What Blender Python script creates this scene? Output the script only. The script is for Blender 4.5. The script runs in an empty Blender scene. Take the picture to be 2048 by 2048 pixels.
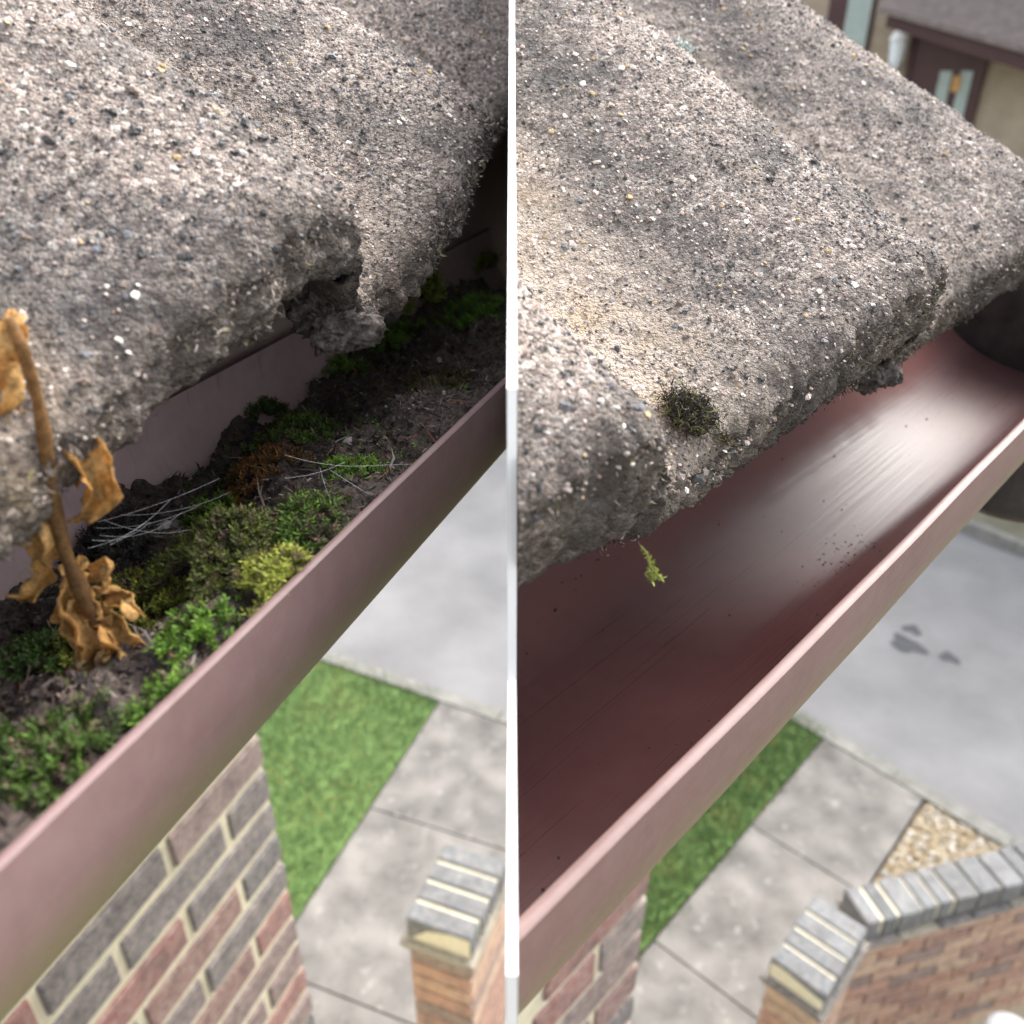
import bpy, math, random
import numpy as np
from mathutils import Vector
random.seed(7); rng = np.random.default_rng(7)

# ------------------------------------------------------------------ camera, sky, sun, exposure
H = 4.8                                    # eye height above the ground (top of a ladder)
PITCH = math.atan(493/862.)
scene = bpy.context.scene
cam = bpy.data.cameras.new('camera'); camo = bpy.data.objects.new('camera', cam)
scene.collection.objects.link(camo); scene.camera = camo
camo.location = (0, 0, H); camo.rotation_euler = (math.pi/2 - PITCH, 0, 0)
cam.sensor_width = 36; cam.lens = 862/1024*36; cam.clip_start = .01; cam.clip_end = 900
cam.dof.use_dof = True; cam.dof.focus_distance = .27; cam.dof.aperture_fstop = 14.0

SUN_AZ, SUN_EL = math.radians(38), math.radians(45)     # azimuth clockwise from +Y
world = bpy.data.worlds.new('World'); scene.world = world; world.use_nodes = True
wn = world.node_tree; wn.nodes.clear()
sky = wn.nodes.new('ShaderNodeTexSky'); sky.sky_type = 'NISHITA'; sky.sun_disc = False
sky.sun_elevation = SUN_EL; sky.sun_rotation = SUN_AZ; sky.dust_density = 4; sky.air_density = 1.0
hs = wn.nodes.new('ShaderNodeHueSaturation'); hs.inputs['Saturation'].default_value = .35
bg = wn.nodes.new('ShaderNodeBackground'); bg.inputs[1].default_value = .15
wo = wn.nodes.new('ShaderNodeOutputWorld')
wn.links.new(sky.outputs[0], hs.inputs['Color']); wn.links.new(hs.outputs[0], bg.inputs[0]); wn.links.new(bg.outputs[0], wo.inputs[0])
sun = bpy.data.lights.new('sun', 'SUN'); sun.energy = .9; sun.angle = math.radians(52); sun.color = (1, .965, .92)
suno = bpy.data.objects.new('sun', sun); scene.collection.objects.link(suno)
sd = Vector((math.sin(SUN_AZ)*math.cos(SUN_EL), math.cos(SUN_AZ)*math.cos(SUN_EL), math.sin(SUN_EL)))
suno.rotation_euler = sd.to_track_quat('Z', 'Y').to_euler(); suno.location = (2, 3, 9)
scene.view_settings.view_transform = 'Standard'; scene.view_settings.look = 'None'
scene.view_settings.gamma = 1; scene.view_settings.exposure = 2.1
scene.render.engine = 'CYCLES'; scene.cycles.max_bounces = 6; scene.cycles.diffuse_bounces = 4; scene.cycles.glossy_bounces = 3

# ------------------------------------------------------------------ frames and pixel rays
cp, sp = math.cos(PITCH), math.sin(PITCH)
def ray(x, y):
    a = (x-512)/862.; b = (512-y)/862.
    return np.array([a, cp+b*sp, -sp+b*cp])
class Frame:                                # s along the gutter, u to its right, w above the eye
    def __init__(f, az):
        a = math.radians(az); f.g = np.array([math.sin(a), math.cos(a), 0]); f.r = np.array([math.cos(a), -math.sin(a), 0])
    def P(f, s, u, w):
        s, u, w = np.broadcast_arrays(np.asarray(s, float), np.asarray(u, float), np.asarray(w, float))
        return s[..., None]*f.g + u[..., None]*f.r + w[..., None]*np.array([0, 0, 1.]) + np.array([0, 0, H])
    def on_level(f, px, w):                 # pixel -> (s,u) on a level plane w below the eye
        d = ray(*px); t = w/d[2]; return t*(d@f.g), t*(d@f.r)
    def on_s(f, px, s):
        d = ray(*px); t = s/(d@f.g); return t*(d@f.r), t*d[2]
    def on_u(f, px, u):
        d = ray(*px); t = u/(d@f.r); return t*(d@f.g), t*d[2]
FA, FB = Frame(20.6), Frame(42.7)           # dirty eaves, cleaned eaves

# ------------------------------------------------------------------ noise (numpy)
def _h(i, j, k):
    n = (i.astype(np.int64)*374761393 + j.astype(np.int64)*668265263 + k.astype(np.int64)*974634777) & 0xffffffff
    n = ((n ^ (n >> 13))*1274126177) & 0xffffffff
    return ((n ^ (n >> 16)) & 0xffff)/65535.
def vn(P, sc=1., seed=0):
    Q = np.asarray(P, float)*sc + seed*17.31
    i = np.floor(Q); f = Q-i; f = f*f*(3-2*f); a, b, c = i[..., 0], i[..., 1], i[..., 2]; r = 0
    for dx in (0, 1):
        for dy in (0, 1):
            for dz in (0, 1):
                wt = (f[..., 0] if dx else 1-f[..., 0])*(f[..., 1] if dy else 1-f[..., 1])*(f[..., 2] if dz else 1-f[..., 2])
                r = r + wt*_h(a+dx, b+dy, c+dz)
    return r*2-1
def fbm(P, sc=1., o=3, seed=0):
    return sum(vn(P, sc*2**k, seed+k)*.5**k for k in range(o))
def st3(a, b, c): return np.stack(np.broadcast_arrays(np.asarray(a, float), np.asarray(b, float), np.asarray(c, float)), -1)
def sstep(a, b, x): t = np.clip((x-a)/(b-a), 0, 1); return t*t*(3-2*t)

# ------------------------------------------------------------------ objects
col = scene.collection
ROOT = {}
def tag(o, label=None, cat=None, group=None, kind=None):
    for k, v in (('label', label), ('category', cat), ('group', group), ('kind', kind)):
        if v: o[k] = v
    return o
def thing(name, loc, label, cat, group=None):
    o = bpy.data.objects.new(name, None); o.empty_display_size = .05; o.location = tuple(float(v) for v in loc); col.objects.link(o)
    ROOT[o.name] = np.array(loc, float); return tag(o, label, cat, group)
def base(parent):
    b = np.zeros(3); p = parent
    while p is not None: b = b + np.array(p.location); p = p.parent
    return b
def meshobj(name, V, F, mat, parent=None, smooth=False, cols=None, attrs=None, midx=None, loc=None, cut=None):
    """V in world metres; origin = loc (top level) or the parent's origin."""
    V = np.asarray(V, float).reshape(-1, 3)
    org = np.array(loc, float) if loc is not None else base(parent)
    if parent is None and loc is None: org = np.array([V[:, 0].mean(), V[:, 1].mean(), V[:, 2].min()])
    me = bpy.data.meshes.new(name)
    if isinstance(F, np.ndarray): F = F.tolist()
    me.from_pydata((V-org).tolist(), [], F)
    for m in (mat if isinstance(mat, (list, tuple)) else [mat]): me.materials.append(m)
    if midx is not None: me.polygons.foreach_set('material_index', np.asarray(midx, np.int32))
    if cols is not None:
        a = me.color_attributes.new('Col', 'FLOAT_COLOR', 'POINT')
        c = np.ones((len(V), 4)); c[:, :3] = cols; a.data.foreach_set('color', c.ravel())
    for k, v in (attrs or {}).items():
        a = me.attributes.new(k, 'FLOAT', 'POINT'); a.data.foreach_set('value', np.asarray(v, np.float32))
    if smooth: me.polygons.foreach_set('use_smooth', np.ones(len(me.polygons), bool))
    if cut is not None:                      # keep the side of the party plane X = cut[0]
        import bmesh
        bm = bmesh.new(); bm.from_mesh(me)
        bmesh.ops.bisect_plane(bm, geom=bm.verts[:]+bm.edges[:]+bm.faces[:], plane_co=(cut[0]-org[0], 0, 0), plane_no=(cut[1], 0, 0), clear_inner=True)
        bm.to_mesh(me); bm.free()
    me.update()
    o = bpy.data.objects.new(name, me); col.objects.link(o)
    if parent is not None:
        o.parent = parent
        o.location = tuple(org-base(parent))
    else: o.location = tuple(org)
    return o
def share(src, name, loc, parent, rotz=0, scale=None, label=None):
    o = bpy.data.objects.new(name, src); col.objects.link(o); o.parent = parent
    o.location = tuple(np.array(loc, float)-base(parent)); o.rotation_euler = (0, 0, rotz)
    if scale: o.scale = scale
    return o
def grid_faces(n, m, off=0):                # n rows of m verts
    i = np.arange(n-1)[:, None]*m + np.arange(m-1)[None, :]; i = i.ravel()+off
    return np.stack([i, i+1, i+m+1, i+m], -1)
def box(c, hx, hy, hz, ax=(1, 0, 0), ay=(0, 1, 0), az=(0, 0, 1)):
    c = np.asarray(c, float); ax, ay, az = (np.asarray(a, float) for a in (ax, ay, az))
    V = [c+sx*hx*ax+sy*hy*ay+sz*hz*az for sz in (-1, 1) for sy in (-1, 1) for sx in (-1, 1)]
    F = [[0, 2, 3, 1], [4, 5, 7, 6], [0, 1, 5, 4], [2, 6, 7, 3], [0, 4, 6, 2], [1, 3, 7, 5]]
    return np.array(V), F
class MB:
    def __init__(s): s.V = []; s.F = []; s.n = 0; s.c = []
    def add(s, V, F, c=None):
        V = np.asarray(V, float).reshape(-1, 3); s.V.append(V); s.F += [[int(i)+s.n for i in f] for f in F]; s.n += len(V)
        if c is not None: s.c.append(np.broadcast_to(np.asarray(c, float), (len(V), 3)))
    def build(s, name, mat, parent=None, **k):
        return meshobj(name, np.concatenate(s.V), s.F, mat, parent, cols=np.concatenate(s.c) if s.c else None, **k)
def tube(path, rad, n=7):
    path = np.asarray(path, float); rad = np.broadcast_to(np.asarray(rad, float), (len(path),)); V = []
    T = np.gradient(path, axis=0); T /= np.linalg.norm(T, axis=1)[:, None]+1e-12
    up = np.array([.31, .2, .93])
    for p, t, r in zip(path, T, rad):
        a = np.cross(t, up); a /= np.linalg.norm(a)+1e-9; b = np.cross(t, a)
        for k in range(n):
            th = 2*math.pi*k/n; V.append(p+r*(a*math.cos(th)+b*math.sin(th)))
    F = []
    for i in range(len(path)-1):
        for k in range(n): F.append([i*n+k, i*n+(k+1) % n, (i+1)*n+(k+1) % n, (i+1)*n+k])
    F.append(list(range(n))[::-1]); F.append([(len(path)-1)*n+k for k in range(n)])
    return V, F
def poly_sheet(name, pts, z, mat, kind='structure', parent=None, thick=0):
    pts = np.asarray(pts, float); n = len(pts)
    V = [(p[0], p[1], z) for p in pts]; F = [list(range(n))]
    if thick:
        V += [(p[0], p[1], z-thick) for p in pts]; F += [[i, i+n, (i+1) % n+n, (i+1) % n] for i in range(n)]
    o = meshobj(name, V, F, mat, parent, loc=(0, 0, 0) if parent is None else None)
    if parent is None: tag(o, kind=kind)
    return o
def clip_poly(pts, nrm, d):                 # keep points with nrm.p <= d
    out = []; pts = [np.array(p[:2], float) for p in pts]; nrm = np.array(nrm, float)
    for i, p in enumerate(pts):
        q = pts[(i+1) % len(pts)]; a, b = p@nrm-d, q@nrm-d
        if a <= 0: out.append(p)
        if a*b < 0: out.append(p+(q-p)*a/(a-b))
    return out

# ------------------------------------------------------------------ materials
def new_mat(name):
    m = bpy.data.materials.new(name); m.use_nodes = True; nt = m.node_tree; b = nt.nodes['Principled BSDF']
    return m, nt, b
class N:
    def __init__(s, nt): s.nt = nt
    def n(s, t, **k):
        o = s.nt.nodes.new(t)
        for a, v in k.items(): setattr(o, a, v)
        return o
    def l(s, a, b): s.nt.links.new(a, b)
    def coord(s): return s.n('ShaderNodeNewGeometry').outputs['Position']
    def noise(s, sc, det=4, rough=.55, vec=None):
        o = s.n('ShaderNodeTexNoise'); o.inputs['Scale'].default_value = sc; o.inputs['Detail'].default_value = det; o.inputs['Roughness'].default_value = rough
        if vec is not None: s.l(vec, o.inputs['Vector'])
        return o
    def vor(s, sc, vec=None, feat='F1'):
        o = s.n('ShaderNodeTexVoronoi', feature=feat); o.inputs['Scale'].default_value = sc
        if vec is not None: s.l(vec, o.inputs['Vector'])
        return o
    def ramp(s, fac, stops, interp='LINEAR'):
        o = s.n('ShaderNodeValToRGB'); r = o.color_ramp; r.interpolation = interp
        while len(r.elements) > 1: r.elements.remove(r.elements[-1])
        for i, (p, c) in enumerate(stops):
            e = r.elements[0] if i == 0 else r.elements.new(p)
            e.position = p; e.color = (*c, 1) if not isinstance(c, (int, float)) else (c, c, c, 1)
        s.l(fac, o.inputs[0]); return o.outputs[0]
    def mix(s, fac, a, b, bt='MIX'):
        o = s.n('ShaderNodeMix', data_type='RGBA', blend_type=bt)
        for v, i in ((fac, 0), (a, 6), (b, 7)):
            if isinstance(v, (int, float)): o.inputs[i].default_value = v if i == 0 else (v, v, v, 1)
            elif isinstance(v, tuple): o.inputs[i].default_value = (*v, 1)
            else: s.l(v, o.inputs[i])
        return o.outputs[2]
    def math(s, op, a, b=0.):
        o = s.n('ShaderNodeMath', operation=op)
        for v, i in ((a, 0), (b, 1)):
            if isinstance(v, (int, float)): o.inputs[i].default_value = v
            else: s.l(v, o.inputs[i])
        return o.outputs[0]
    def attr(s, name): return s.n('ShaderNodeAttribute', attribute_name=name)
    def bump(s, h, dist, strength=1., nrm=None):
        o = s.n('ShaderNodeBump'); o.inputs['Distance'].default_value = dist; o.inputs['Strength'].default_value = strength; s.l(h, o.inputs['Height'])
        if nrm is not None: s.l(nrm, o.inputs['Normal'])
        return o.outputs[0]
def simple(name, c1, c2, sc, rough=.8, bump=0, bsc=None, det=5, spec=.3):
    m, nt, b = new_mat(name); k = N(nt); p = k.coord(); f = k.noise(sc, det, .6, p).outputs[0]
    k.l(k.ramp(f, [(.3, c1), (.7, c2)]), b.inputs['Base Color']); b.inputs['Roughness'].default_value = rough
    b.inputs['Specular IOR Level'].default_value = spec
    if bump: k.l(k.bump(k.noise(bsc or sc*6, 4, .6, p).outputs[0], bump), b.inputs['Normal'])
    return m
def colmat(name, rough=.8, trans=0., spec=.3, fine=0.):
    m, nt, b = new_mat(name); k = N(nt); c = k.attr('Col').outputs['Color']
    if fine:
        pc = k.coord(); c = k.mix(.7, c, k.ramp(k.noise(fine, 4, .65, pc).outputs[0], [(.32, .22), (.6, 1.)]), 'MULTIPLY'); c = k.mix(.6, c, k.ramp(k.noise(fine*5, 3, .6, pc).outputs[0], [(.35, .4), (.6, 1.15)]), 'MULTIPLY')
    k.l(c, b.inputs['Base Color']); b.inputs['Roughness'].default_value = rough; b.inputs['Specular IOR Level'].default_value = spec
    if trans:
        t = k.n('ShaderNodeBsdfTranslucent'); k.l(c, t.inputs[0]); mx = k.n('ShaderNodeMixShader'); mx.inputs[0].default_value = trans
        k.l(b.outputs[0], mx.inputs[1]); k.l(t.outputs[0], mx.inputs[2]); k.l(mx.outputs[0], nt.nodes['Material Output'].inputs[0])
    return m
M = {}
def mk_tile():
    m, nt, b = new_mat('concrete_tile'); k = N(nt); p = k.coord()
    v1 = k.vor(620, p); v2 = k.vor(1500, p)
    sep = k.n('ShaderNodeSeparateColor'); k.l(v1.outputs['Color'], sep.inputs[0])
    sep2 = k.n('ShaderNodeSeparateColor'); k.l(v2.outputs['Color'], sep2.inputs[0])
    a = k.ramp(sep.outputs[0], [(0, (.05, .046, .046)), (.2, (.12, .1, .09)), (.45, (.25, .2, .172)), (.72, (.36, .295, .25)), (.9, (.48, .415, .355)), (1, (.75, .71, .65))])
    c = k.ramp(sep2.outputs[0], [(0, (.045, .042, .042)), (.35, (.17, .14, .122)), (.75, (.36, .295, .255)), (1, (.58, .52, .45))])
    c = k.mix(.5, a, c)
    big = k.noise(22, 4, .62, p).outputs[0]; mid = k.noise(75, 4, .6, p).outputs[0]
    c = k.mix(k.ramp(big, [(.45, 0.), (.66, .85)]), c, (.08, .075, .072))          # grey-black lichen patches
    c = k.mix(k.ramp(mid, [(.55, 0.), (.68, .4)]), c, (.06, .058, .057))
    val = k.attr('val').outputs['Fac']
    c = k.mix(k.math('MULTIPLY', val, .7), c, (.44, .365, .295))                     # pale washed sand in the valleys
    och = k.noise(40, 3, .6, p).outputs[0]
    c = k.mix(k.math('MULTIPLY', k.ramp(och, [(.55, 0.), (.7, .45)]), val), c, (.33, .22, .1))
    edge = k.attr('edge').outputs['Fac']
    en = k.math('MULTIPLY', edge, k.ramp(k.noise(120, 4, .65, p).outputs[0], [(.32, .35), (.55, 1.)]))
    c = k.mix(k.math('MULTIPLY', en, .8), c, (.055, .045, .038))
    k.l(c, b.inputs['Base Color']); b.inputs['Roughness'].default_value = .92; b.inputs['Specular IOR Level'].default_value = .25
    hgt = k.math('ADD', k.math('MULTIPLY', v1.outputs['Distance'], -1.), k.math('MULTIPLY', v2.outputs['Distance'], -.6))
    k.l(k.bump(hgt, .0011, 1.), b.inputs['Normal']); return m
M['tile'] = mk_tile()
M['grit'] = colmat('grit_stone', .7)
def mk_gutter(name, cols, rough, dirt, algae, scratch=0., film=False):
    m, nt, b = new_mat(name); k = N(nt); p = k.coord()
    mp = k.n('ShaderNodeMapping'); mp.vector_type = 'TEXTURE'
    c = k.ramp(k.noise(14, 5, .6, p).outputs[0], [(.3, cols[0]), (.7, cols[1])])
    dr = k.n('ShaderNodeCombineXYZ'); k.l(k.math('MULTIPLY', k.attr('run').outputs['Fac'], 160.), dr.inputs[0]); k.l(k.math('MULTIPLY', k.attr('arc').outputs['Fac'], 22.), dr.inputs[1])
    c = k.mix(k.ramp(k.noise(1., 3, .6, dr.outputs[0]).outputs[0], [(.58, 0.), (.74, dirt*.8)]), c, (.1, .062, .055))    # drip streaks
    c = k.mix(k.ramp(k.noise(160, 5, .65, p).outputs[0], [(.4, 0.), (.8, dirt*.7)]), c, (.3, .22, .2))
    al = k.attr('low').outputs['Fac']
    an = k.math('MULTIPLY', al, k.ramp(k.noise(45, 6, .7, p).outputs[0], [(.22, 0.), (.42, 1.)]))
    an2 = k.math('MULTIPLY', an, k.ramp(k.noise(900, 2, .6, p).outputs[0], [(.35, .25), (.6, 1.)]))
    c = k.mix(k.math('MULTIPLY', an2, algae), c, (.17, .16, .06))
    k.l(c, b.inputs['Base Color'])
    # long hair scratches and smears run with the gutter (attribute "run" = s, "arc" = girth)
    cx = k.n('ShaderNodeCombineXYZ'); k.l(k.math('MULTIPLY', k.attr('run').outputs['Fac'], 6.), cx.inputs[0]); k.l(k.math('MULTIPLY', k.attr('arc').outputs['Fac'], 900.), cx.inputs[1])
    sc = k.noise(1., 3, .6, cx.outputs[0]).outputs[0]
    rr = k.ramp(sc, [(.3, rough-.03), (.75, rough+.07)])
    k.l(k.math('ADD', rr, k.math('MULTIPLY', k.noise(30, 4, .6, p).outputs[0], .12)), b.inputs['Roughness'])
    if film:
        fl = k.math('ADD', k.attr('ang').outputs['Fac'], k.math('MULTIPLY', k.math('SUBTRACT', k.noise(55, 4, .6, p).outputs[0], .5), .05))
        fl = k.math('ADD', fl, k.math('MULTIPLY', k.math('SUBTRACT', sc, .5), .05))
        ff = k.ramp(fl, [(.655, 0.), (.725, 1.)])
        mx = k.n('ShaderNodeMix', data_type='FLOAT'); k.l(ff, mx.inputs[0]); k.l(rr, mx.inputs[2]); mx.inputs[3].default_value = .62; k.l(mx.outputs[0], b.inputs['Roughness'])
        k.l(k.ramp(ff, [(0, .38), (1, .12)]), b.inputs['Specular IOR Level'])
        tn = k.n('ShaderNodeCombineXYZ')
        for q in range(3): tn.inputs[q].default_value = float(FB.g[q])
        k.l(tn.outputs[0], b.inputs['Tangent']); b.inputs['Anisotropic'].default_value = .88
        c2 = k.mix(k.math('MULTIPLY', ff, .55), c, (.15, .068, .06)); k.l(c2, b.inputs['Base Color'])
    if scratch: k.l(k.bump(sc, .00012, scratch), b.inputs['Normal'])
    else: k.l(k.bump(k.noise(700, 3, .6, p).outputs[0], .0001, .5), b.inputs['Normal'])
    return m
M['gut_out'] = mk_gutter('faded_brown_plastic', ((.155, .092, .088), (.19, .118, .113)), .5, .28, 1.)
M['gut_dusty'] = mk_gutter('dusty_brown_plastic', ((.4, .265, .26), (.55, .4, .39)), .55, .55, .5)
M['gut_grime'] = mk_gutter('grimy_brown_plastic', ((.13, .072, .065), (.165, .097, .088)), .5, .3, .7)
M['gut_in'] = mk_gutter('clean_brown_plastic', ((.055, .022, .0215), (.08, .034, .033)), .29, .05, .0, .05, True)
M['black_plastic'] = simple('black_plastic', (.018, .014, .013), (.06, .046, .042), 45, .45, .0004, 400)
M['fascia'] = simple('brown_fascia_board', (.16, .09, .085), (.22, .13, .125), 20, .5)
M['white'] = simple('white_plastic', (.78, .78, .77), (.84, .84, .83), 30, .4)
M['lump'] = simple('mortar_lump', (.02, .018, .016), (.2, .17, .15), 420, .95, .0016, 700)
M['soil'] = simple('wet_compost', (.02, .015, .013), (.12, .09, .078), 500, .85, .0012, 1100)
M['moss'] = colmat('moss_leaf', .6, .25)
M['litter'] = colmat('plant_litter', .8)
M['deadleaf'] = colmat('dried_leaf', .7, .42, fine=350)
M['silk'] = simple('spider_silk', (.55, .55, .55), (.7, .7, .7), 50, .6)
def mk_brick(name, stops, spk=.35, sc=90):
    m, nt, b = new_mat(name); k = N(nt); p = k.coord(); r = k.n('ShaderNodeObjectInfo').outputs['Random']
    c = k.ramp(r, stops, 'CONSTANT')
    c = k.mix(k.ramp(k.noise(sc, 5, .7, p).outputs[0], [(.38, 0.), (.68, min(1., spk*1.7))]), c, (.4, .34, .3))
    c = k.mix(k.ramp(k.noise(sc*.35, 4, .6, p).outputs[0], [(.45, 0.), (.72, .6)]), c, (.07, .06, .06))
    k.l(c, b.inputs['Base Color']); b.inputs['Roughness'].default_value = .88
    k.l(k.bump(k.noise(sc*3, 4, .7, p).outputs[0], .003), b.inputs['Normal']); return m
M['brick'] = mk_brick('house_brick', [(0, (.115, .105, .105)), (.16, (.2, .105, .09)), (.3, (.125, .115, .115)), (.45, (.18, .125, .115)), (.55, (.24, .1, .085)), (.66, (.1, .1, .105)), (.8, (.2, .16, .145)), (.9, (.15, .12, .12))])
M['brick_tan'] = mk_brick('garden_brick', [(0, (.42, .25, .16)), (.2, (.36, .19, .12)), (.4, (.46, .31, .2)), (.6, (.3, .16, .11)), (.72, (.42, .28, .18)), (.85, (.22, .15, .12))], .3, 60)
M['brick_blue'] = mk_brick('blue_engineering_brick', [(0, (.1, .11, .115)), (.3, (.125, .135, .14)), (.6, (.085, .095, .1)), (.8, (.14, .148, .152))], .2, 40)
M['creasing'] = mk_brick('creasing_tile', [(0, (.12, .115, .1)), (.4, (.25, .23, .17)), (.7, (.1, .1, .095))], .3, 40)
M['mortar'] = simple('cream_mortar', (.52, .47, .33), (.64, .59, .45), 60, .95, .002, 400)
M['mortar_dark'] = simple('grey_mortar', (.3, .26, .19), (.42, .37, .27), 60, .95, .002, 400)
def mk_concrete():
    m, nt, b = new_mat('path_concrete'); k = N(nt); p = k.coord()
    c = k.ramp(k.noise(3.5, 6, .65, p).outputs[0], [(.34, (.095, .088, .08)), (.52, (.165, .154, .14)), (.68, (.25, .23, .207))])
    c = k.mix(k.ramp(k.noise(14, 4, .6, p).outputs[0], [(.5, 0.), (.7, .5)]), c, (.105, .1, .096))
    c = k.mix(k.ramp(k.noise(9, 3, .6, p).outputs[0], [(.6, 0.), (.72, .6)]), c, (.31, .298, .275))
    k.l(c, b.inputs['Base Color']); b.inputs['Roughness'].default_value = .95
    k.l(k.bump(k.noise(160, 4, .6, p).outputs[0], .003), b.inputs['Normal']); return m
M['concrete'] = mk_concrete()
M['asphalt'] = simple('worn_asphalt', (.15, .147, .145), (.225, .22, .217), 1.2, .95, .004, 120, 7)
M['stain'] = simple('oil_stain', (.055, .055, .06), (.085, .085, .09), 20, .8)
M['lawn'] = simple('lawn_soil', (.08, .14, .04), (.13, .2, .06), 9, .95)
M['grass'] = colmat('grass_blade', .7, .3)
M['ground'] = simple('bare_ground', (.12, .11, .08), (.2, .18, .13), 2, .95)
M['gravel'] = colmat('pale_gravel', .85)
M['kerb'] = simple('kerb_concrete', (.14, .136, .122), (.24, .232, .207), 8, .95, .003, 150)
M['lead'] = simple('roofing_felt', (.03, .03, .03), (.05, .05, .05), 30, .8)
M['cream_wall'] = simple('cream_brick_wall', (.25, .2, .145), (.34, .28, .21), 5, .95)
M['door'] = simple('brown_door_paint', (.05, .022, .022), (.065, .03, .03), 6, .4)
M['glass'] = simple('obscured_glass', (.28, .33, .31), (.34, .4, .37), 8, .2)
M['far_roof'] = simple('far_roof_tile', (.13, .108, .1), (.2, .165, .15), 9, .95)
M['brass'] = simple('brass', (.4, .22, .07), (.5, .28, .1), 8, .4)
M['blue'] = simple('blue_plastic', (.02, .22, .45), (.03, .28, .55), 8, .5)

# ------------------------------------------------------------------ ground, road, gardens
def w2(F, u, s): return (F.g*s+F.r*u)[:2]
poly_sheet('ground', [(-300, -300), (300, -300), (300, 400), (-300, 400)], -.16, M['ground'])
kerbA = [w2(FA, -9, 5.51), w2(FA, -3.48, 4.98), w2(FA, -1.89, 4.83)]
kerbB = [w2(FB, -1.81, 5.357), w2(FB, -.187, 5.21), w2(FB, 6., 4.65)]
kerb = kerbA + [np.array([.18, 5.09]), np.array([.55, 5.12]), np.array([1.1, 5.55]), np.array([1.55, 5.83]), np.array([1.8, 5.69])] + kerbB
far = [w2(FA, -9, 10.), w2(FA, -3, 9.6), w2(FB, -3.5, 9.75), w2(FB, -1.75, 9.3), w2(FB, -1.33, 9.25), w2(FB, 6., 8.7)]
road = poly_sheet('road', [*kerb, *far[::-1]], -.1, M['asphalt'])
# oil stains: flat marks on the road
for (px, rr, nm) in (((907, 645), .13, 1), ((949, 658), .075, 2), ((912, 630), .075, 3)):
    s0, u0 = FB.on_level(px, -H-.1); n = 26
    th = np.linspace(0, 2*math.pi, n, endpoint=False); r = rr*(1+.22*np.sin(3*th+nm)+.12*np.sin(5*th+2*nm))
    pts = [w2(FB, u0+r_*math.cos(t)*1.15, s0+r_*math.sin(t)*.9) for t, r_ in zip(th, r)]
    poly_sheet('oil_stain', pts, -.095, M['stain'], parent=road)
def kerb_run(pts, name, z=0., wid=.12):
    root = bpy.data.objects.new(name, None); col.objects.link(root); tag(root, kind='structure')
    ROOT[root.name] = np.zeros(3)
    for i in range(len(pts)-1):
        a, b = np.array(pts[i]), np.array(pts[i+1]); L = np.linalg.norm(b-a); d = (b-a)/L; nrm = np.array([d[1], -d[0]])
        k = max(1, int(round(L/.9)))
        for j in range(k):
            l0, l1 = L*j/k+.004, L*(j+1)/k-.004; c = a+d*(l0+l1)/2+nrm*wid/2
            if np.linalg.norm(c) > 14: continue
            V, F = box((c[0], c[1], z-.06), (l1-l0)/2, wid/2, .07, (d[0], d[1], 0), (nrm[0], nrm[1], 0))
            V = np.array(V); V[4:] -= 0
            meshobj('kerb_stone', V, F, M['kerb'], root)
    return root
kerb_run(kerb, 'kerb')
kerb_run([p for p in far[::-1]], 'kerb', .02)
# garden sheets: dirty-eaves side (X < .3) and clean-eaves side (X > .3)
def kerb_s(u, F): return None
gA = [w2(FA, -9, -1), w2(FA, -2.43, -1), w2(FA, -2.43, 4.86), w2(FA, -9, 5.48)]
lawnA = poly_sheet('lawn', gA, -.012, M['lawn'])
pathroot = bpy.data.objects.new('path', None); col.objects.link(pathroot); tag(pathroot, kind='structure'); ROOT[pathroot.name] = np.zeros(3)
def slabs(F, u0, u1, sl, smax, clipx):
    for a, b in zip(sl[:-1], sl[1:]):
        q = [w2(F, u0, a+.006), w2(F, u1, a+.006), w2(F, u1, min(b-.006, smax(u1))), w2(F, u0, min(b-.006, smax(u0)))]
        q = clip_poly(q, (clipx[1], 0), clipx[0]*clipx[1])
        if len(q) > 2: poly_sheet('slab', q, 0., M['concrete'], parent=pathroot, thick=.08)
slabs(FA, -2.41, -1.3, [-1, 1.2, 2.35, 3.6, 4.9], lambda u: 4.84-(u+2.41)*.095, (.3, 1))
slabs(FA, -1.29, 1.5, [-1, .4, 2.05, 3.5, 4.9], lambda u: 4.72-(u+1.3)*.05, (.3, 1))
gB = clip_poly([w2(FB, -3.4, -1), w2(FB, -1.57, -1), w2(FB, -1.57, 5.31), w2(FB, -3.4, 5.5)], (-1, 0), -.3)
gB = clip_poly(gB, (0, 1), 5.3)
lawnB = poly_sheet('lawn', gB, -.012, M['lawn'])
slabs(FB, -1.55, -.77, [-1, .9, 1.9, 2.94, 4.1, 5.4], lambda u: 5.31-(u+1.55)*.09, (.3, -1))
poly_sheet('gravel_bed', [w2(FB, -.755, -1), w2(FB, 3.2, -1), w2(FB, 3.2, 4.9), w2(FB, -.755, 5.24)], -.03, simple('sandy_bed', (.22, .17, .11), (.3, .25, .17), 30, .95))
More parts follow.
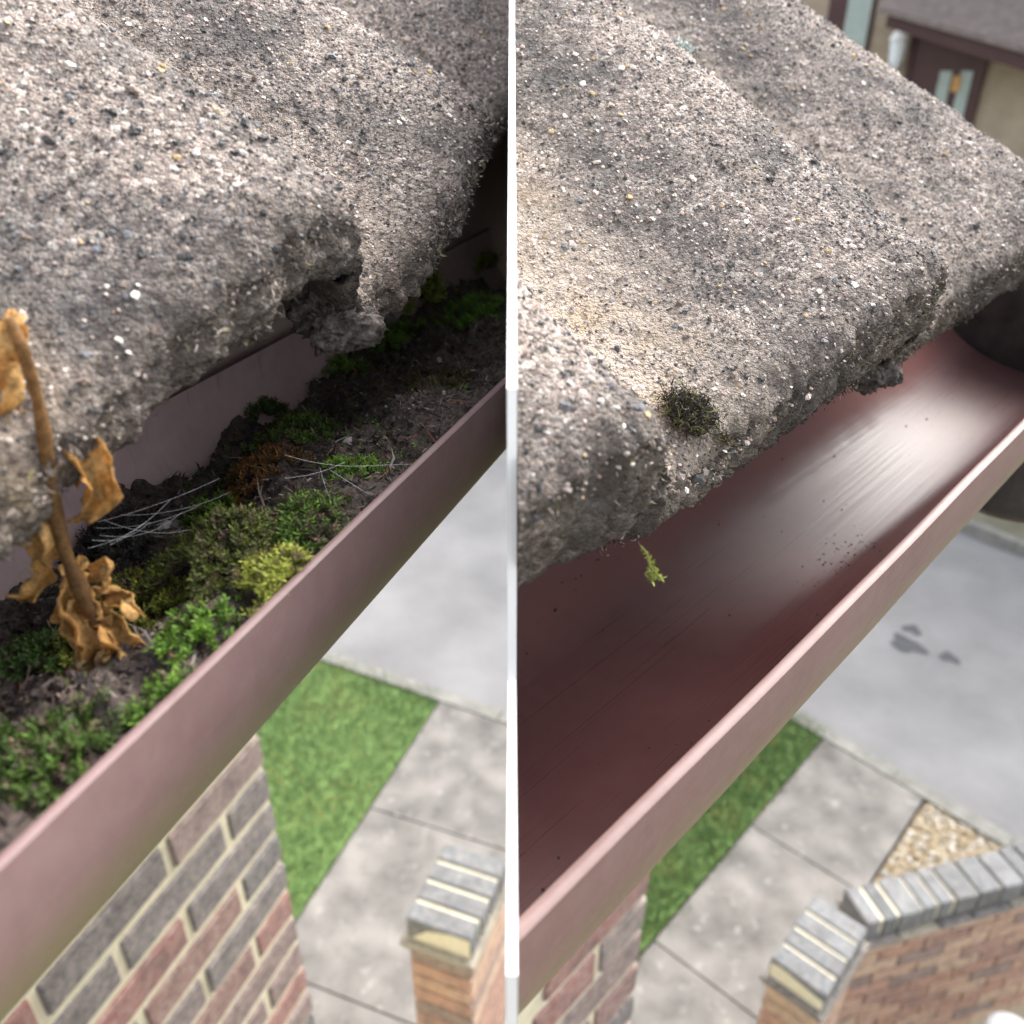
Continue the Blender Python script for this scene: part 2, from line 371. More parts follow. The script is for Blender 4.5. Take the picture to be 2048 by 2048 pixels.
# blades of grass
def grass(poly, n, name):
    P = np.array(poly); lo, hi = P.min(0), P.max(0); pts = rng.uniform(lo, hi, (n*3, 2))
    ins = np.ones(len(pts), bool); sgn = 0
    area = sum(P[i, 0]*P[(i+1) % len(P), 1]-P[(i+1) % len(P), 0]*P[i, 1] for i in range(len(P)))
    for i in range(len(P)):
        a, b = P[i], P[(i+1) % len(P)]; cr = (b[0]-a[0])*(pts[:, 1]-a[1])-(b[1]-a[1])*(pts[:, 0]-a[0])
        ins &= (cr*np.sign(area) >= 0)
    pts = pts+rng.normal(0, .03, pts.shape); pts = pts[ins & (pts[:, 1] < 7) & (pts[:, 0] > -5)][:n]; n = len(pts)
    th = rng.uniform(0, 6.28, n); ht = rng.uniform(.02, .05, n); ln = rng.uniform(-.025, .025, (n, 2)); wd = rng.uniform(.003, .006, n)
    V = np.zeros((n, 3, 3)); V[:, 0, :2] = pts+np.stack([np.cos(th), np.sin(th)], -1)*wd[:, None]; V[:, 1, :2] = pts-np.stack([np.cos(th), np.sin(th)], -1)*wd[:, None]
    V[:, :2, 2] = -.012; V[:, 2, :2] = pts+ln; V[:, 2, 2] = ht
    pat = fbm(st3(pts[:, 0], pts[:, 1], 0), 2.2, 3, 5)[:, None]*.5+.5
    c = np.array([.1, .18, .065])*(1-pat)+np.array([.165, .24, .1])*pat; c = c*rng.uniform(.6, 1.3, (n, 1))
    yel = rng.random(n) < .06+.25*(fbm(st3(pts[:, 0], pts[:, 1], 3), 3.5, 3, 9) > .35); c[yel] = (.33, .3, .12)
    o = meshobj(name, V.reshape(-1, 3), np.arange(n*3).reshape(-1, 3), M['grass'], None, cols=np.repeat(c, 3, 0), loc=(0, 0, 0)); return o
tag(grass([w2(FA, -4.9, .5), w2(FA, -2.44, .5), w2(FA, -2.44, 4.84), w2(FA, -4.9, 5.05)], 42000, 'grass'), 'short green lawn grass below the dirty gutter, beside the concrete path', 'grass', kind='stuff')
tag(grass(gB, 26000, 'grass'), 'strip of short green lawn grass below the clean gutter', 'grass', kind='stuff')

# ------------------------------------------------------------------ stones (shared helper)
ICO = None
def stones(pos, nrm, size, cols, flat=.6, oct_=True):
    """irregular little stones, octahedra with jittered corners"""
    n = len(pos)
    T = np.array([[1, 0, 0], [-1, 0, 0], [0, 1, 0], [0, -1, 0], [0, 0, 1], [0, 0, -1.]])
    FT = np.array([[0, 2, 4], [2, 1, 4], [1, 3, 4], [3, 0, 4], [2, 0, 5], [1, 2, 5], [3, 1, 5], [0, 3, 5]])
    if not oct_:                             # 14 corners, 24 faces
        cu = np.array([[a, b, c] for a in (-1, 1) for b in (-1, 1) for c in (-1, 1)])*.62
        T2 = np.concatenate([T, cu]); FT2 = []
        for f in FT:
            s_ = np.sign(T[f].sum(0)); kx = 6+int((s_[0] > 0)*4+(s_[1] > 0)*2+(s_[2] > 0))
            FT2 += [[f[0], f[1], kx], [f[1], f[2], kx], [f[2], f[0], kx]]
        T, FT = T2, np.array(FT2)
    k = len(T)
    V = T[None]*rng.uniform(.65, 1.2, (n, k, 1)); V = V*np.stack([rng.uniform(.7, 1.3, n), rng.uniform(.7, 1.3, n), np.full(n, flat)], -1)[:, None, :]
    V = V*np.asarray(size)[:, None, None]
    z = nrm/np.linalg.norm(nrm, axis=1)[:, None]; z = z+rng.normal(0, .25, (n, 3)); z /= np.linalg.norm(z, axis=1)[:, None]
    x = np.cross(z, rng.normal(0, 1, (n, 3))); x /= np.linalg.norm(x, axis=1)[:, None]; y = np.cross(z, x)
    W = V[:, :, :1]*x[:, None]+V[:, :, 1:2]*y[:, None]+V[:, :, 2:]*z[:, None]+pos[:, None]
    F = (FT[None]+np.arange(n)[:, None, None]*k).reshape(-1, 3)
    return W.reshape(-1, 3), F, np.repeat(cols, k, 0)
# pale pebbles in the bed beyond the garden wall
n = 20000
u = rng.uniform(-.74, 2.6, n); s = rng.uniform(2.2, 5.2, n)
ok = s < 5.2-(u+.75)*.09; u, s = u[ok], s[ok]; n = len(u)
pal = np.array([(.62, .48, .28), (.7, .58, .38), (.78, .7, .55), (.55, .4, .22), (.8, .77, .68), (.5, .42, .3)])
c = pal[rng.choice(6, n, p=[.28, .28, .18, .12, .08, .06])]*np.array([.62, .63, .68])*rng.uniform(.75, 1.15, (n, 1))
pos = FB.P(s, u, -H-.03+rng.uniform(0, .022, n)); V, F_, C_ = stones(pos, np.tile([0, 0, 1.], (n, 1)), rng.uniform(.011, .026, n), c, .65)
tag(meshobj('gravel', V, F_, M['gravel'], None, cols=C_, loc=(0, 0, 0)), 'cream gravel bed between the concrete path and the garden wall', 'gravel', kind='stuff')

# ------------------------------------------------------------------ bricks
def brick_mesh(name, lx, ly, lz, mat, ch=.004, j=.0015):
    """chamfered brick, local axes, origin at its middle"""
    V = []; idx = {}
    for sx in (-1, 1):
        for sy in (-1, 1):
            for sz in (-1, 1):
                for a in range(3):
                    p = [sx*(lx/2), sy*(ly/2), sz*(lz/2)]
                    for b in range(3):
                        if b != a: p[b] -= (sx, sy, sz)[b]*ch
                    idx[(sx, sy, sz, a)] = len(V); V.append([q+random.uniform(-j, j) for q in p])
    F = []
    for a in range(3):
        b, c_ = [(1, 2), (2, 0), (0, 1)][a]
        for s in (-1, 1):
            ring = []
            for (q, r) in ((-1, -1), (1, -1), (1, 1), (-1, 1)):
                k = [0, 0, 0]; k[a] = s; k[b] = q; k[c_] = r; ring.append(idx[(*k, a)])
            F.append(ring if s > 0 else ring[::-1])
    for a in range(3):                       # edge chamfers
        b, c_ = [(1, 2), (2, 0), (0, 1)][a]
        for q in (-1, 1):
            for r in (-1, 1):
                k0 = [0]*3; k0[b] = q; k0[c_] = r; k1 = list(k0); k0[a] = -1; k1[a] = 1
                f = [idx[(*k0, b)], idx[(*k1, b)], idx[(*k1, c_)], idx[(*k0, c_)]]
                F.append(f if q*r < 0 else f[::-1])
    for sx in (-1, 1):
        for sy in (-1, 1):
            for sz in (-1, 1):
                f = [idx[(sx, sy, sz, a)] for a in range(3)]; F.append(f if sx*sy*sz > 0 else f[::-1])
    me = bpy.data.meshes.new(name); me.from_pydata(V, [], F); me.materials.append(mat); me.update(); return me
def brick_wall(parent, o, ax, length, nrm, ztop, courses, mats, bl=.215, bh=.065, mj=.01, depth=.1, start=0, name='brick', proud=.005):
    """stretcher bond, o = (x,y) of the end it is measured from, ax = direction away from that end, nrm = outward"""
    ax = np.array(ax, float); nrm = np.array(nrm, float); rz = math.atan2(ax[1], ax[0])
    full = [brick_mesh('brick', bl, depth, bh, mats) for _ in range(4)]; half = [brick_mesh('brick', (bl-mj)/2, depth, bh, mats) for _ in range(2)]
    for k in range(courses):
        z = ztop-(bh+mj)*(k+.5); x = 0.; first = True
        while x < length-.02:
            L = (bl-mj)/2 if (first and (k+start) % 2) else bl
            L2 = min(L, length-x)
            c = np.array(o)+ax*(x+L2/2)+nrm*(proud-depth/2+random.uniform(-.0015, .0015))
            share(random.choice(full if L == bl else half), name, (c[0], c[1], z), parent, rz, (L2/L, 1, 1) if L2 < L-.001 else None)
            x += L+mj; first = False

# ------------------------------------------------------------------ roof tiles
PITCH_R = math.radians(28); RP = .148         # roof pitch, roll pitch
TT = .014
class Roof:
    def __init__(f, F, ue, we, valley, seed, rh, ub, bt, skew=0., k=1., rp=None):
        f.skew = skew; f.k = k; f.tt = TT*k; f.rp = (rp or RP)*k; f.F, f.ue, f.we, f.v, f.seed, f.rh, f.ub, f.bt = F, ue, we, valley, seed, rh, ub, bt
    def roll(f, s):                          # long rise, steep fall
        t = ((s-f.v)/f.rp) % 1.; return np.where(t < .75, .5-.5*np.cos(math.pi*t/.75), .5+.5*np.cos(math.pi*(t-.75)/.25))
    def prof(f, s):
        return f.rh*f.roll(s)**.9
    def pos(f, s, y, n, off=0.):
        u = f.ue-y*math.cos(PITCH_R)+n*math.sin(PITCH_R); w = f.we+y*math.sin(PITCH_R)+n*math.cos(PITCH_R)
        return f.F.P(s, u, w+off)
    def nrm(f): return math.sin(PITCH_R)*f.F.r+math.cos(PITCH_R)*np.array([0, 0, 1.])
    def edge_y(f, s):
        q = st3(s, 0, f.seed); return .0025*vn(q, 45, 1)+.002*vn(q, 130, 2)+.0016*vn(q, 380, 3)+.0008*vn(q, 900, 4)+f.skew*sstep(.255, .43, s)
    def ysh(f, s, y): return y+f.edge_y(s)*np.clip(1-y/.13, 0, 1)
    def lift(f, s, s0, s1): return .0045*sstep(s1-.11, s1-.012, s)
    def top(f, s, y, s0, s1):
        q = st3(s, y, f.seed*.1)
        d = .0012*fbm(q, 60, 2, 4)+.0007*fbm(q, 330, 2, 6)+.0005*vn(q, 900, 8)
        er = np.clip(1-y/.012, 0, 1); d = d+er*(.0013*fbm(q, 260, 3, 9)-.0004)
        rnd = np.clip(1-y/.011, 0, 1)**2*.0055
        endr = (sstep(s1-.006, s1, s)+0)*.004
        return f.tt+f.prof(s)+f.lift(s, s0, s1)+d-rnd-endr
def make_tile(roof, s0, s1, parent, hi=True, course=0, cut=None, gauge=.335, L=.40, grit=0):
    K = roof.k; gauge *= K; L *= K
    ds = .0014*(1+(K-1)*.4) if hi else .009
    S = np.arange(s0, s1+ds*.5, ds); m = len(S); ey = roof.edge_y(S) if hi else S*0
    yoff = course*gauge; noff = course*.016
    rows, val, edg = [], [], []
    def pos(y, n): return roof.pos(S, y+yoff, n+noff)
    pr = roof.prof(S)*roof.ub-roof.bt+roof.lift(S, s0, s1)*.8; th = roof.tt+roof.bt+roof.prof(S)*(1-roof.ub)
    for y in (L, .2, .1, .04, .015, .004):                      # underside
        rows.append(pos(y+ey*max(0, 1-y/.13), pr+.0005)); edg.append(np.ones(m))
    nf = 14 if hi else 3                                        # front edge
    for k in range(nf):
        t = (k+.5)/nf; q = st3(S, t*th, roof.seed+3.)
        rag = (.0016*fbm(q, 230, 3, 11)+.0011*vn(q, 800, 12)) if hi else 0
        bul = .002*(1-(2*t-1)**2)
        y = ey-bul+rag+(t**3)*.003
        rows.append(pos(y, pr+t*(th-.0055))); edg.append(np.ones(m))
    ys = np.concatenate([np.arange(.002, .225*K, .0015*(1+(K-1)*.4)), np.arange(.235*K, L, .02)]) if hi else np.arange(.004, L+.02, .05)
    for y in ys:
        yy = y+ey*max(0, 1-y/.13); n = roof.top(S, np.full(m, y), s0, s1)
        rows.append(pos(yy, n)); edg.append(np.full(m, float(np.clip(1-y/.022, 0, 1)*.9)))
    rows = np.array(rows); nr = len(rows)
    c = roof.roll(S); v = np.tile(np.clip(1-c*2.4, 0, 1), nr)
    faces = grid_faces(nr, m)
    V = rows.reshape(-1, 3)
    # close both ends (thickness of the tile)
    ends = []
    nb = 6; 
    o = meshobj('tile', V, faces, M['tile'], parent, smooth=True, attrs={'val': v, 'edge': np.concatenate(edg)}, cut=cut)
    if hi:                                                     # side face at the lap
        ysd = np.concatenate([np.array([.001]), np.arange(.004, .23*K, .004), [L]])
        tp = roof.pos(np.full(len(ysd), S[-1]), ysd+yoff+ey[-1]*np.clip(1-ysd/.13, 0, 1), roof.top(np.full(len(ysd), S[-1]), ysd, s0, s1)+noff)
        bt = roof.pos(np.full(len(ysd), S[-1]), ysd+yoff+ey[-1]*np.clip(1-ysd/.13, 0, 1), np.full(len(ysd), pr[-1])+noff)
        md = (tp+bt)/2+roof.F.g*(.0015*fbm(st3(ysd, 0, 0), 200, 2, 5))[:, None]
        VV = np.concatenate([tp, md, bt]); k = len(ysd)
        ff = np.concatenate([grid_faces(2, k), grid_faces(2, k)+k])
        meshobj('lap_edge', VV, ff, M['tile'], o, smooth=True, attrs={'val': np.zeros(3*k), 'edge': np.full(3*k, .75)}, cut=cut)
    if grit:
        dens = grit; area = (s1-s0)*.235*K; n = int(area*dens)
        for kind in (0, 1):
            nn = n if kind == 0 else n//14
            s = rng.uniform(s0+.002, s1-.002, nn); y = rng.uniform(-.001, .235*K, nn)
            sz = rng.uniform(.00032, .00078, nn) if kind == 0 else np.exp(rng.normal(math.log(.00088), .32, nn)).clip(.0005, .00155)
            pt = roof.pos(s, roof.ysh(s, y)+yoff, roof.top(s, np.maximum(y, .001), s0, s1)+noff+sz*.12)
            patch = fbm(st3(s, y, roof.seed), 30, 3, 21)
            cv = roof.roll(s); ed = np.clip(1-y/.02, 0, 1)
            pal = np.array([(.5, .385, .342), (.42, .33, .295), (.62, .525, .465), (.88, .84, .76), (.06, .058, .058), (.2, .2, .21), (.58, .42, .22), (.17, .125, .1), (.32, .265, .23)])
            base_p = np.array([.19, .17, .14, .06, .15, .05, .015, .13, .1]) if kind == 0 else np.array([.1, .1, .2, .2, .13, .13, .08, .03, .03])
            ci = rng.choice(len(pal), nn, p=base_p/base_p.sum())
            dk = rng.random(nn) < np.clip((patch+.05)*1.7, 0, .85); ci[dk] = rng.choice([4, 4, 7, 5], dk.sum())
            vl = rng.random(nn) < np.clip(.55-cv*1.6, 0, .5); ci[vl] = rng.choice([2, 2, 0, 6, 3], vl.sum(), p=[.35, .25, .25, .06, .09])
            de = rng.random(nn) < ed*.7; ci[de] = rng.choice([4, 7, 7, 8], de.sum())
            cc = pal[ci]*rng.uniform(.45, 1.0, (nn, 1))
            if cut is not None:
                kp = (pt[:, 0]-cut[0])*cut[1] > .0006; pt, sz, cc = pt[kp], sz[kp], cc[kp]
            V, F_, C_ = stones(pt, np.tile(roof.nrm(), (len(pt), 1)), sz, cc, .6, kind == 0)
            g = meshobj('grit', V, F_, M['grit'], o, cols=C_); g['kind'] = 'stuff'
    return o
CUT_A, CUT_B = (-.0012, -1), (.0012, 1)

# ------------------------------------------------------------------ gutters
GR, GT, GTH = .047, .007, .0024; GA1, GA2 = .037, .065
def sec(x, off=0., k=1.):
    x = np.asarray(x, float); return -GA1*k+np.where(np.cos(x) > 0, GA1*k+off, GA2*k+off)*np.cos(x), -GT*k-(GR*k+off)*np.sin(x)
def gutter_profile(t=GT, R=GR, th=GTH, n=28):
    """(du, dw, side) around the section, du from the outer lip (0) to the back (-2R); side 0 = outside, 1 = inside, 2 = rim"""
    a = np.linspace(0, math.pi, n)[1:-1]; W = GA1+GA2
    out = [(0, 0), (0, -t*.5), (0, -t)]+[tuple(float(q) for q in sec(x)) for x in a]+[(-W, -t), (-W, 0)]
    inn = [(-W+th, 0), (-W+th, -t)]+[tuple(float(q) for q in sec(x, -th)) for x in a[::-1]]+[(-th, -t), (-th, 0)]
    # round the outer lip a little
    out[0] = (0, -.0004); inn[-1] = (-th, -.0004)
    return out, inn, [(-th*.75, 0), (-th*.3, 0)]
def make_channel(F, lu, lw, s0, s1, parent, mats, cut=None, ds=.01, seed=0, k_=1.):
    out, inn, rim = gutter_profile(); ring = out+inn+rim; k = len(ring)
    S = np.arange(s0, s1+ds*.5, ds); R = np.array(ring)*k_; V = []; low = []; run = []; arc = []; ang = []
    an = np.concatenate([np.linspace(0, 1, len(out)), np.linspace(1, 0, len(inn)), np.zeros(len(rim))])
    girth = np.concatenate([[0], np.cumsum(np.linalg.norm(np.diff(R, axis=0), axis=1))])
    for s in S:
        wob = .00022*math.sin(s*19+seed)+.0001*math.sin(s*61+seed)
        V.append(F.P(np.full(k, s), lu+R[:, 0]+wob*(R[:, 0] > -.01), lw+R[:, 1]))
        low.append(np.clip((-R[:, 1]-.016)/.016, 0, 1)); run.append(np.full(k, s)); arc.append(girth); ang.append(an)
    V = np.array(V); fc = []; mi = []
    no, ni = len(out), len(inn)
    for i in range(len(S)-1):
        for j in range(k):
            j2 = (j+1) % k; fc.append([i*k+j, i*k+j2, (i+1)*k+j2, (i+1)*k+j]); mi.append(1 if no <= j < no+ni-1 else 0)
    fc.append(list(range(k))[::-1]); mi.append(0); fc.append([(len(S)-1)*k+j for j in range(k)]); mi.append(0)
    fc = [f[::-1] for f in fc]
    o = meshobj('channel', V.reshape(-1, 3), fc, mats, parent, smooth=False, midx=mi, attrs={'low': np.concatenate(low), 'run': np.concatenate(run), 'arc': np.concatenate(arc), 'ang': np.concatenate(ang)}, cut=cut)
    for p in o.data.polygons: p.use_smooth = len(p.vertices) == 4
    o.data.set_sharp_from_angle(angle=math.radians(35))
    return o

# ------------------------------------------------------------------ the house under the dirty gutter
A_LU, A_LW = -.1017, -.110
KB = 1.35; B_LU, B_LW = -.0490*KB, -.1095*KB
roofA = Roof(FA, -.1407, -.0905, .081, 1., .041, .86, .0, .045); roofB = Roof(FB, -.088*KB, -.0955*KB, .142*KB, 2., .028*KB, .42, .003, 0., KB, .132)
WA, WB = -.73, -.385
def house(F, name, label, wu, s_end, s_from, ztop_phase, bl, bh, mj, cut, courses, fas_u, ftop, roof, first_joint, ntiles, s_lim, eave_lu):
    c = F.P(s_end, wu, -H); h = thing(name, c, label, 'house')
    ax = -F.g[:2]; nr = F.r[:2]
    ztop = H-ztop_phase
    # wall core (mortar) with the bricks set 5 mm proud of it
    top = H-.26; L = s_end-s_from
    mid = F.P(s_end-L/2, wu-.11-.004, -H)[:2]
    q = [F.P(s_end-.004, wu, 0), F.P(s_from, wu, 0), F.P(s_from, wu-2.5, 0), F.P(s_end-.004, wu-2.5, 0)]
    q = clip_poly([p[:2] for p in q], (-cut[1], 0), -cut[0]*cut[1]-.004)
    nq = len(q); V = [(p[0], p[1], z) for z in (-.1, top) for p in q]
    Fc = [list(range(nq))[::-1], [i+nq for i in range(nq)]]+[[i, (i+1) % nq, (i+1) % nq+nq, i+nq] for i in range(nq)]
    wall = meshobj('wall', V, Fc, M['mortar'], h)
    return h, wall, ax, nr, ztop
hA, wallA, axA, nrA, _ = house(FA, 'house', 'house with pale-jointed dark brick wall and gritty concrete tiles above the moss-filled gutter', WA, .80, -.6, 0, .215, .065, .01, CUT_A, 20, 0, 0, roofA, 0, 3, 0, A_LU)
brick_wall(wallA, FA.P(.80, WA, 0)[:2], axA, 1.35, nrA, H-1.0455+.075*8, 26, M['brick'], bl=.212, bh=.062, mj=.013, start=1)
hB, wallB, axB, nrB, _ = house(FB, 'house', 'house with dark and red brick wall and gritty concrete tiles above the clean gutter', WB, .685, -.1, 0, .215, .06, .008, CUT_B, 20, 0, 0, roofB, 0, 3, 0, B_LU)
brick_wall(wallB, FB.P(.685, WB, 0)[:2], axB, .232, nrB, H-1.108+.075*8, 26, M['brick'], bl=.213, bh=.063, mj=.012, depth=.03)
def roof_part(h, roof, joints, cut, label, grits):
    r = bpy.data.objects.new('roof', None); col.objects.link(r); r.parent = h; r.location = (0, 0, 0)
    for (a, b), g in zip(joints, grits):
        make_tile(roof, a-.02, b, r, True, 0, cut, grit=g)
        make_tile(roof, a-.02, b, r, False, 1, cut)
    # dark felt and battens closing the roof from below
    s0, s1 = joints[0][0]-.02, joints[-1][1]-.02
    sh = [roof.pos(np.array(s), y, n) for s in (s0, s1) for (y, n) in ((.085, -.016), (.72, -.008), (.72, -.03), (.085, -.03))]
    meshobj('underlay', np.array(sh), [[0, 1, 5, 4], [2, 3, 7, 6], [0, 4, 7, 3], [1, 2, 6, 5], [0, 3, 2, 1], [4, 5, 6, 7]], M['lead'], r, cut=cut)
    return r
DEN = 330000
rA = roof_part(hA, roofA, [(-.376, -.08), (-.08, .216), (.216, .512), (.512, .808)], CUT_A, '', [0, DEN, DEN, DEN*.6])
rB = roof_part(hB, roofB, [(.0, .357), (.357, .585)], CUT_B, '', [DEN, DEN])
def board(name, F, s0, s1, u0, u1, w0, w1, mat, parent, cut):
    V = np.array([F.P(s, u, w) for s in (s0, s1) for u in (u0, u1) for w in (w0, w1)])
    return meshobj(name, V, [[0, 1, 3, 2], [4, 6, 7, 5], [0, 4, 5, 1], [2, 3, 7, 6], [0, 2, 6, 4], [1, 5, 7, 3]], mat, parent, cut=cut)
board('fascia', FA, -.5, .82, A_LU-.1265, A_LU-.1085, -.27, -.046, simple('weathered_fascia', (.36, .29, .28), (.46, .38, .36), 20, .6), hA, CUT_A)
board('soffit', FA, -.5, .82, WA-.01, A_LU-.1385, -.262, -.253, M['fascia'], hA, CUT_A)
board('fascia', FB, -.1, .665, B_LU-.165, B_LU-.145, -.33, -.097, M['fascia'], hB, CUT_B)
board('soffit', FB, -.1, .665, WB-.01, B_LU-.167, -.322, -.313, M['fascia'], hB, CUT_B)

# added white divider between the two views, an edge-on board along the roof seam
Y = np.linspace(.128*KB, 1.15, 60); sB_, uB_ = Y*FB.g[1], Y*FB.r[1]
yy = (roofB.ue-uB_)/math.cos(PITCH_R)
prof = roofB.we+(yy*math.sin(PITCH_R))+(roofB.tt+roofB.rh*1.08)/math.cos(PITCH_R)+.004
pts = [(.0665*KB, B_LW+.004), (.0665*KB, -.45), (1.15, -.45)]+[(a, b) for a, b in zip(Y[::-1], prof[::-1])]+[(.118*KB, prof[0]-.005), (.114*KB, B_LW+.015)]
n = len(pts); V = [(x, p[0], p[1]+H) for x in (-.001, .001) for p in pts]
o = meshobj('divider_board', V, [list(range(n)), [i+n for i in range(n)][::-1]]+[[i, i+n, (i+1) % n+n, (i+1) % n] for i in range(n)], M['white'])
tag(o, 'thin white divider board added edge-on between the dirty and the cleaned roof', 'divider board')

# ------------------------------------------------------------------ gutters as things
gA_ = thing('gutter', FA.P(.1, A_LU-.056, A_LW-.07), 'faded brown plastic gutter packed with dark soil and moss', 'gutter')
make_channel(FA, A_LU, A_LW, -.2, .5, gA_, [M['gut_out'], M['gut_dusty']], CUT_A, seed=1)
gB_ = thing('gutter', FB.P(.3, B_LU-.056, B_LW-.07), 'cleaned glossy brown plastic gutter with an empty channel', 'gutter')
make_channel(FB, B_LU, B_LW, -.02, .671, gB_, [M['gut_grime'], M['gut_in']], CUT_B, seed=4, k_=KB)
def strap(F, lu, lw, s0, s1, R, th, mat, parent, name, a0=0., a1=math.pi, ext=0., k=1.):
    """band of the half-round section between two angles"""
    a = np.linspace(a0, a1, 26); V = []
    for s in (s0, s1):
        for rr in (R, R+th):
            for x in a:
                q = sec(x, rr-GR, k); V.append(F.P(s, lu+q[0], lw+q[1]+(GT*k+ext if (x < 1e-6 or x > math.pi-1e-6) else 0)))
    m = len(a); Fc = []
    for j in range(m-1): Fc += [[j, j+1, m+j+1, m+j], [2*m+j, 3*m+j, 3*m+j+1, 2*m+j+1], [j, 2*m+j, 2*m+j+1, j+1], [m+j, m+j+1, 3*m+j+1, 3*m+j]]
    Fc += [[0, m, 3*m, 2*m], [m-1, 3*m-1, 4*m-1, 2*m-1]]
    return meshobj(name, np.array(V), Fc, mat, parent, smooth=False)
# dirty gutter: joint seal and bracket edge on the back wall
strap(FA, A_LU, A_LW, .318, .332, GR-GTH-.0022, .0021, M['black_plastic'], gA_, 'joint_seal', math.pi*.55, math.pi, .003)
strap(FA, A_LU, A_LW, .334, .366, GR-GTH-.0016, .0014, simple('weathered_grey_plastic', (.16, .16, .155), (.27, .265, .255), 60, .7), gA_, 'union_bracket', math.pi*.78, math.pi, .004)
# clean gutter: black stop end with collar and outlet
se = .671
a = np.linspace(0, math.pi, 30); disc = [(B_LU+float(sec(x, .003, KB)[0]), B_LW+float(sec(x, .003, KB)[1])) for x in a]
disc = [(disc[0][0], B_LW+.012)]+disc+[(disc[-1][0], B_LW+.012)]
n = len(disc); V = [FB.P(s, q[0], q[1]) for s in (se+.0004, se+.012) for q in disc]
stop = meshobj('stop_end', np.array(V), [list(range(n)), [i+n for i in range(n)][::-1]]+[[i, i+n, (i+1) % n+n, (i+1) % n] for i in range(n)], M['black_plastic'], gB_)
strap(FB, B_LU, B_LW, .632, .69, GR+.0006, .008, M['black_plastic'], gB_, 'collar', 0, math.pi, .002, KB)
board('flange', FB, se-.004, se+.03, B_LU-.142, B_LU+.004, B_LW+.0125, B_LW+.021, M['black_plastic'], gB_, None)
V, Fc = tube([FB.P(.690, -.115, -.24), FB.P(.690, -.115, -.284), FB.P(.690, -.115, -.313), FB.P(.690, -.115, -.318)], [.048, .048, .051, .047], 28)
meshobj('outlet', V, Fc, M['black_plastic'], gB_, smooth=False)

# ------------------------------------------------------------------ soil and moss in the dirty gutter
GCU = A_LU-(GA1+GA2)/2; Ri = (GA1+GA2)/2-GTH-.0006; GC0 = A_LU-GA1
def trough(w):                              # left and right limits of the channel at height w
    q = np.where(w < A_LW-GT, np.sqrt(np.clip(1-((w-(A_LW-GT))/(GR-GTH-.0006))**2, 0, None)), 1.)
    return GC0-(GA2-GTH-.0006)*q, GC0+(GA1-GTH-.0006)*q
def soil_w(s, u):
    x = (u-GCU)/Ri; q = st3(s, u, 3.3)
    lev = -.132+.015*sstep(-.6, .95, x)
    lev = lev+.0075*fbm(q, 30, 2, 31)+.0048*fbm(q, 85, 2, 33)+.0022*fbm(q, 260, 2, 35)+.0008*vn(q, 900, 37)
    lev = np.maximum(lev, -.156)
    return np.minimum(lev, A_LW-.004)
S = np.arange(-.19, .46, .0013); n = 92; rows = []
for s in S:
    xs = np.linspace(-1, 1, n); u = GCU+xs*Ri; w = soil_w(np.full(n, s), u)
    # stay inside the trough
    l_, r_ = trough(w); uu = l_+(xs+1)/2*(r_-l_)
    rows.append(FA.P(np.full(n, s), uu, soil_w(np.full(n, s), uu)))
V = np.array(rows).reshape(-1, 3)
o = meshobj('compost', V, grid_faces(len(S), n)[:, ::-1], M['soil'], None, smooth=True, loc=FA.P(.1, GCU, -.16), cut=CUT_A)
tag(o, 'dark crumbly soil and rotted leaf mould filling the brown gutter', 'soil', kind='stuff')
# litter: crumbs, stalks and fibres over the soil
n = 16000; s = rng.uniform(-.19, .44, n); x = rng.uniform(-.96, .96, n)
w0 = soil_w(s, GCU+x*Ri*.97); tl, tr = trough(w0); ok = (GCU+x*Ri*.97 > tl+.001) & (GCU+x*Ri*.97 < tr-.001)
s, x, w0 = s[ok], x[ok], w0[ok]; n = len(s)
P0 = FA.P(s, GCU+x*Ri*.97, w0+.0002)
ok = P0[:, 0] < -.004; P0 = P0[ok]; n = len(P0)
d = rng.normal(0, 1, (n, 3)); d[:, 2] = np.abs(d[:, 2])*.5+.08; d /= np.linalg.norm(d, axis=1)[:, None]
ln = rng.uniform(.001, .0042, n)*np.where(rng.random(n) < .04, 3, 1); wd = rng.uniform(.00012, .0004, n)
sd_ = np.cross(d, rng.normal(0, 1, (n, 3))); sd_ /= np.linalg.norm(sd_, axis=1)[:, None]
bend = rng.normal(0, .3, (n, 3)); bend[:, 2] = -abs(bend[:, 2])
P1 = P0+d*ln[:, None]*.5; P2 = P1+(d+bend)*ln[:, None]*.5
V = np.stack([P0-sd_*wd[:, None], P0+sd_*wd[:, None], P1+sd_*wd[:, None], P1-sd_*wd[:, None], P2], 1)
F_ = (np.array([0])[:, None]); base_i = np.arange(n)[:, None]*5
F_ = [f for b_ in base_i[:, 0] for f in ([b_, b_+1, b_+2, b_+3], [b_+3, b_+2, b_+4])]
pal = np.array([(.1, .07, .055), (.2, .15, .125), (.055, .043, .037), (.34, .28, .25), (.24, .11, .04), (.45, .4, .36), (.11, .13, .03)])
c = pal[rng.choice(7, n, p=[.3, .22, .24, .09, .05, .03, .07])]*rng.uniform(.4, .85, (n, 1))
tag(meshobj('leaf_litter', V.reshape(-1, 3), F_, M['litter'], None, cols=np.repeat(c, 5, 0), loc=FA.P(.1, GCU, -.14)), 'fine brown stalks and fibres strewn over the soil in the gutter', 'litter', kind='stuff')
m_ = 2600; s = rng.uniform(-.19, .44, m_); x = rng.uniform(-.8, .8, m_); u = GCU+x*Ri*.9; w0 = soil_w(s, u); pt = FA.P(s, u, w0+.0004); pt = pt[pt[:, 0] < -.004]
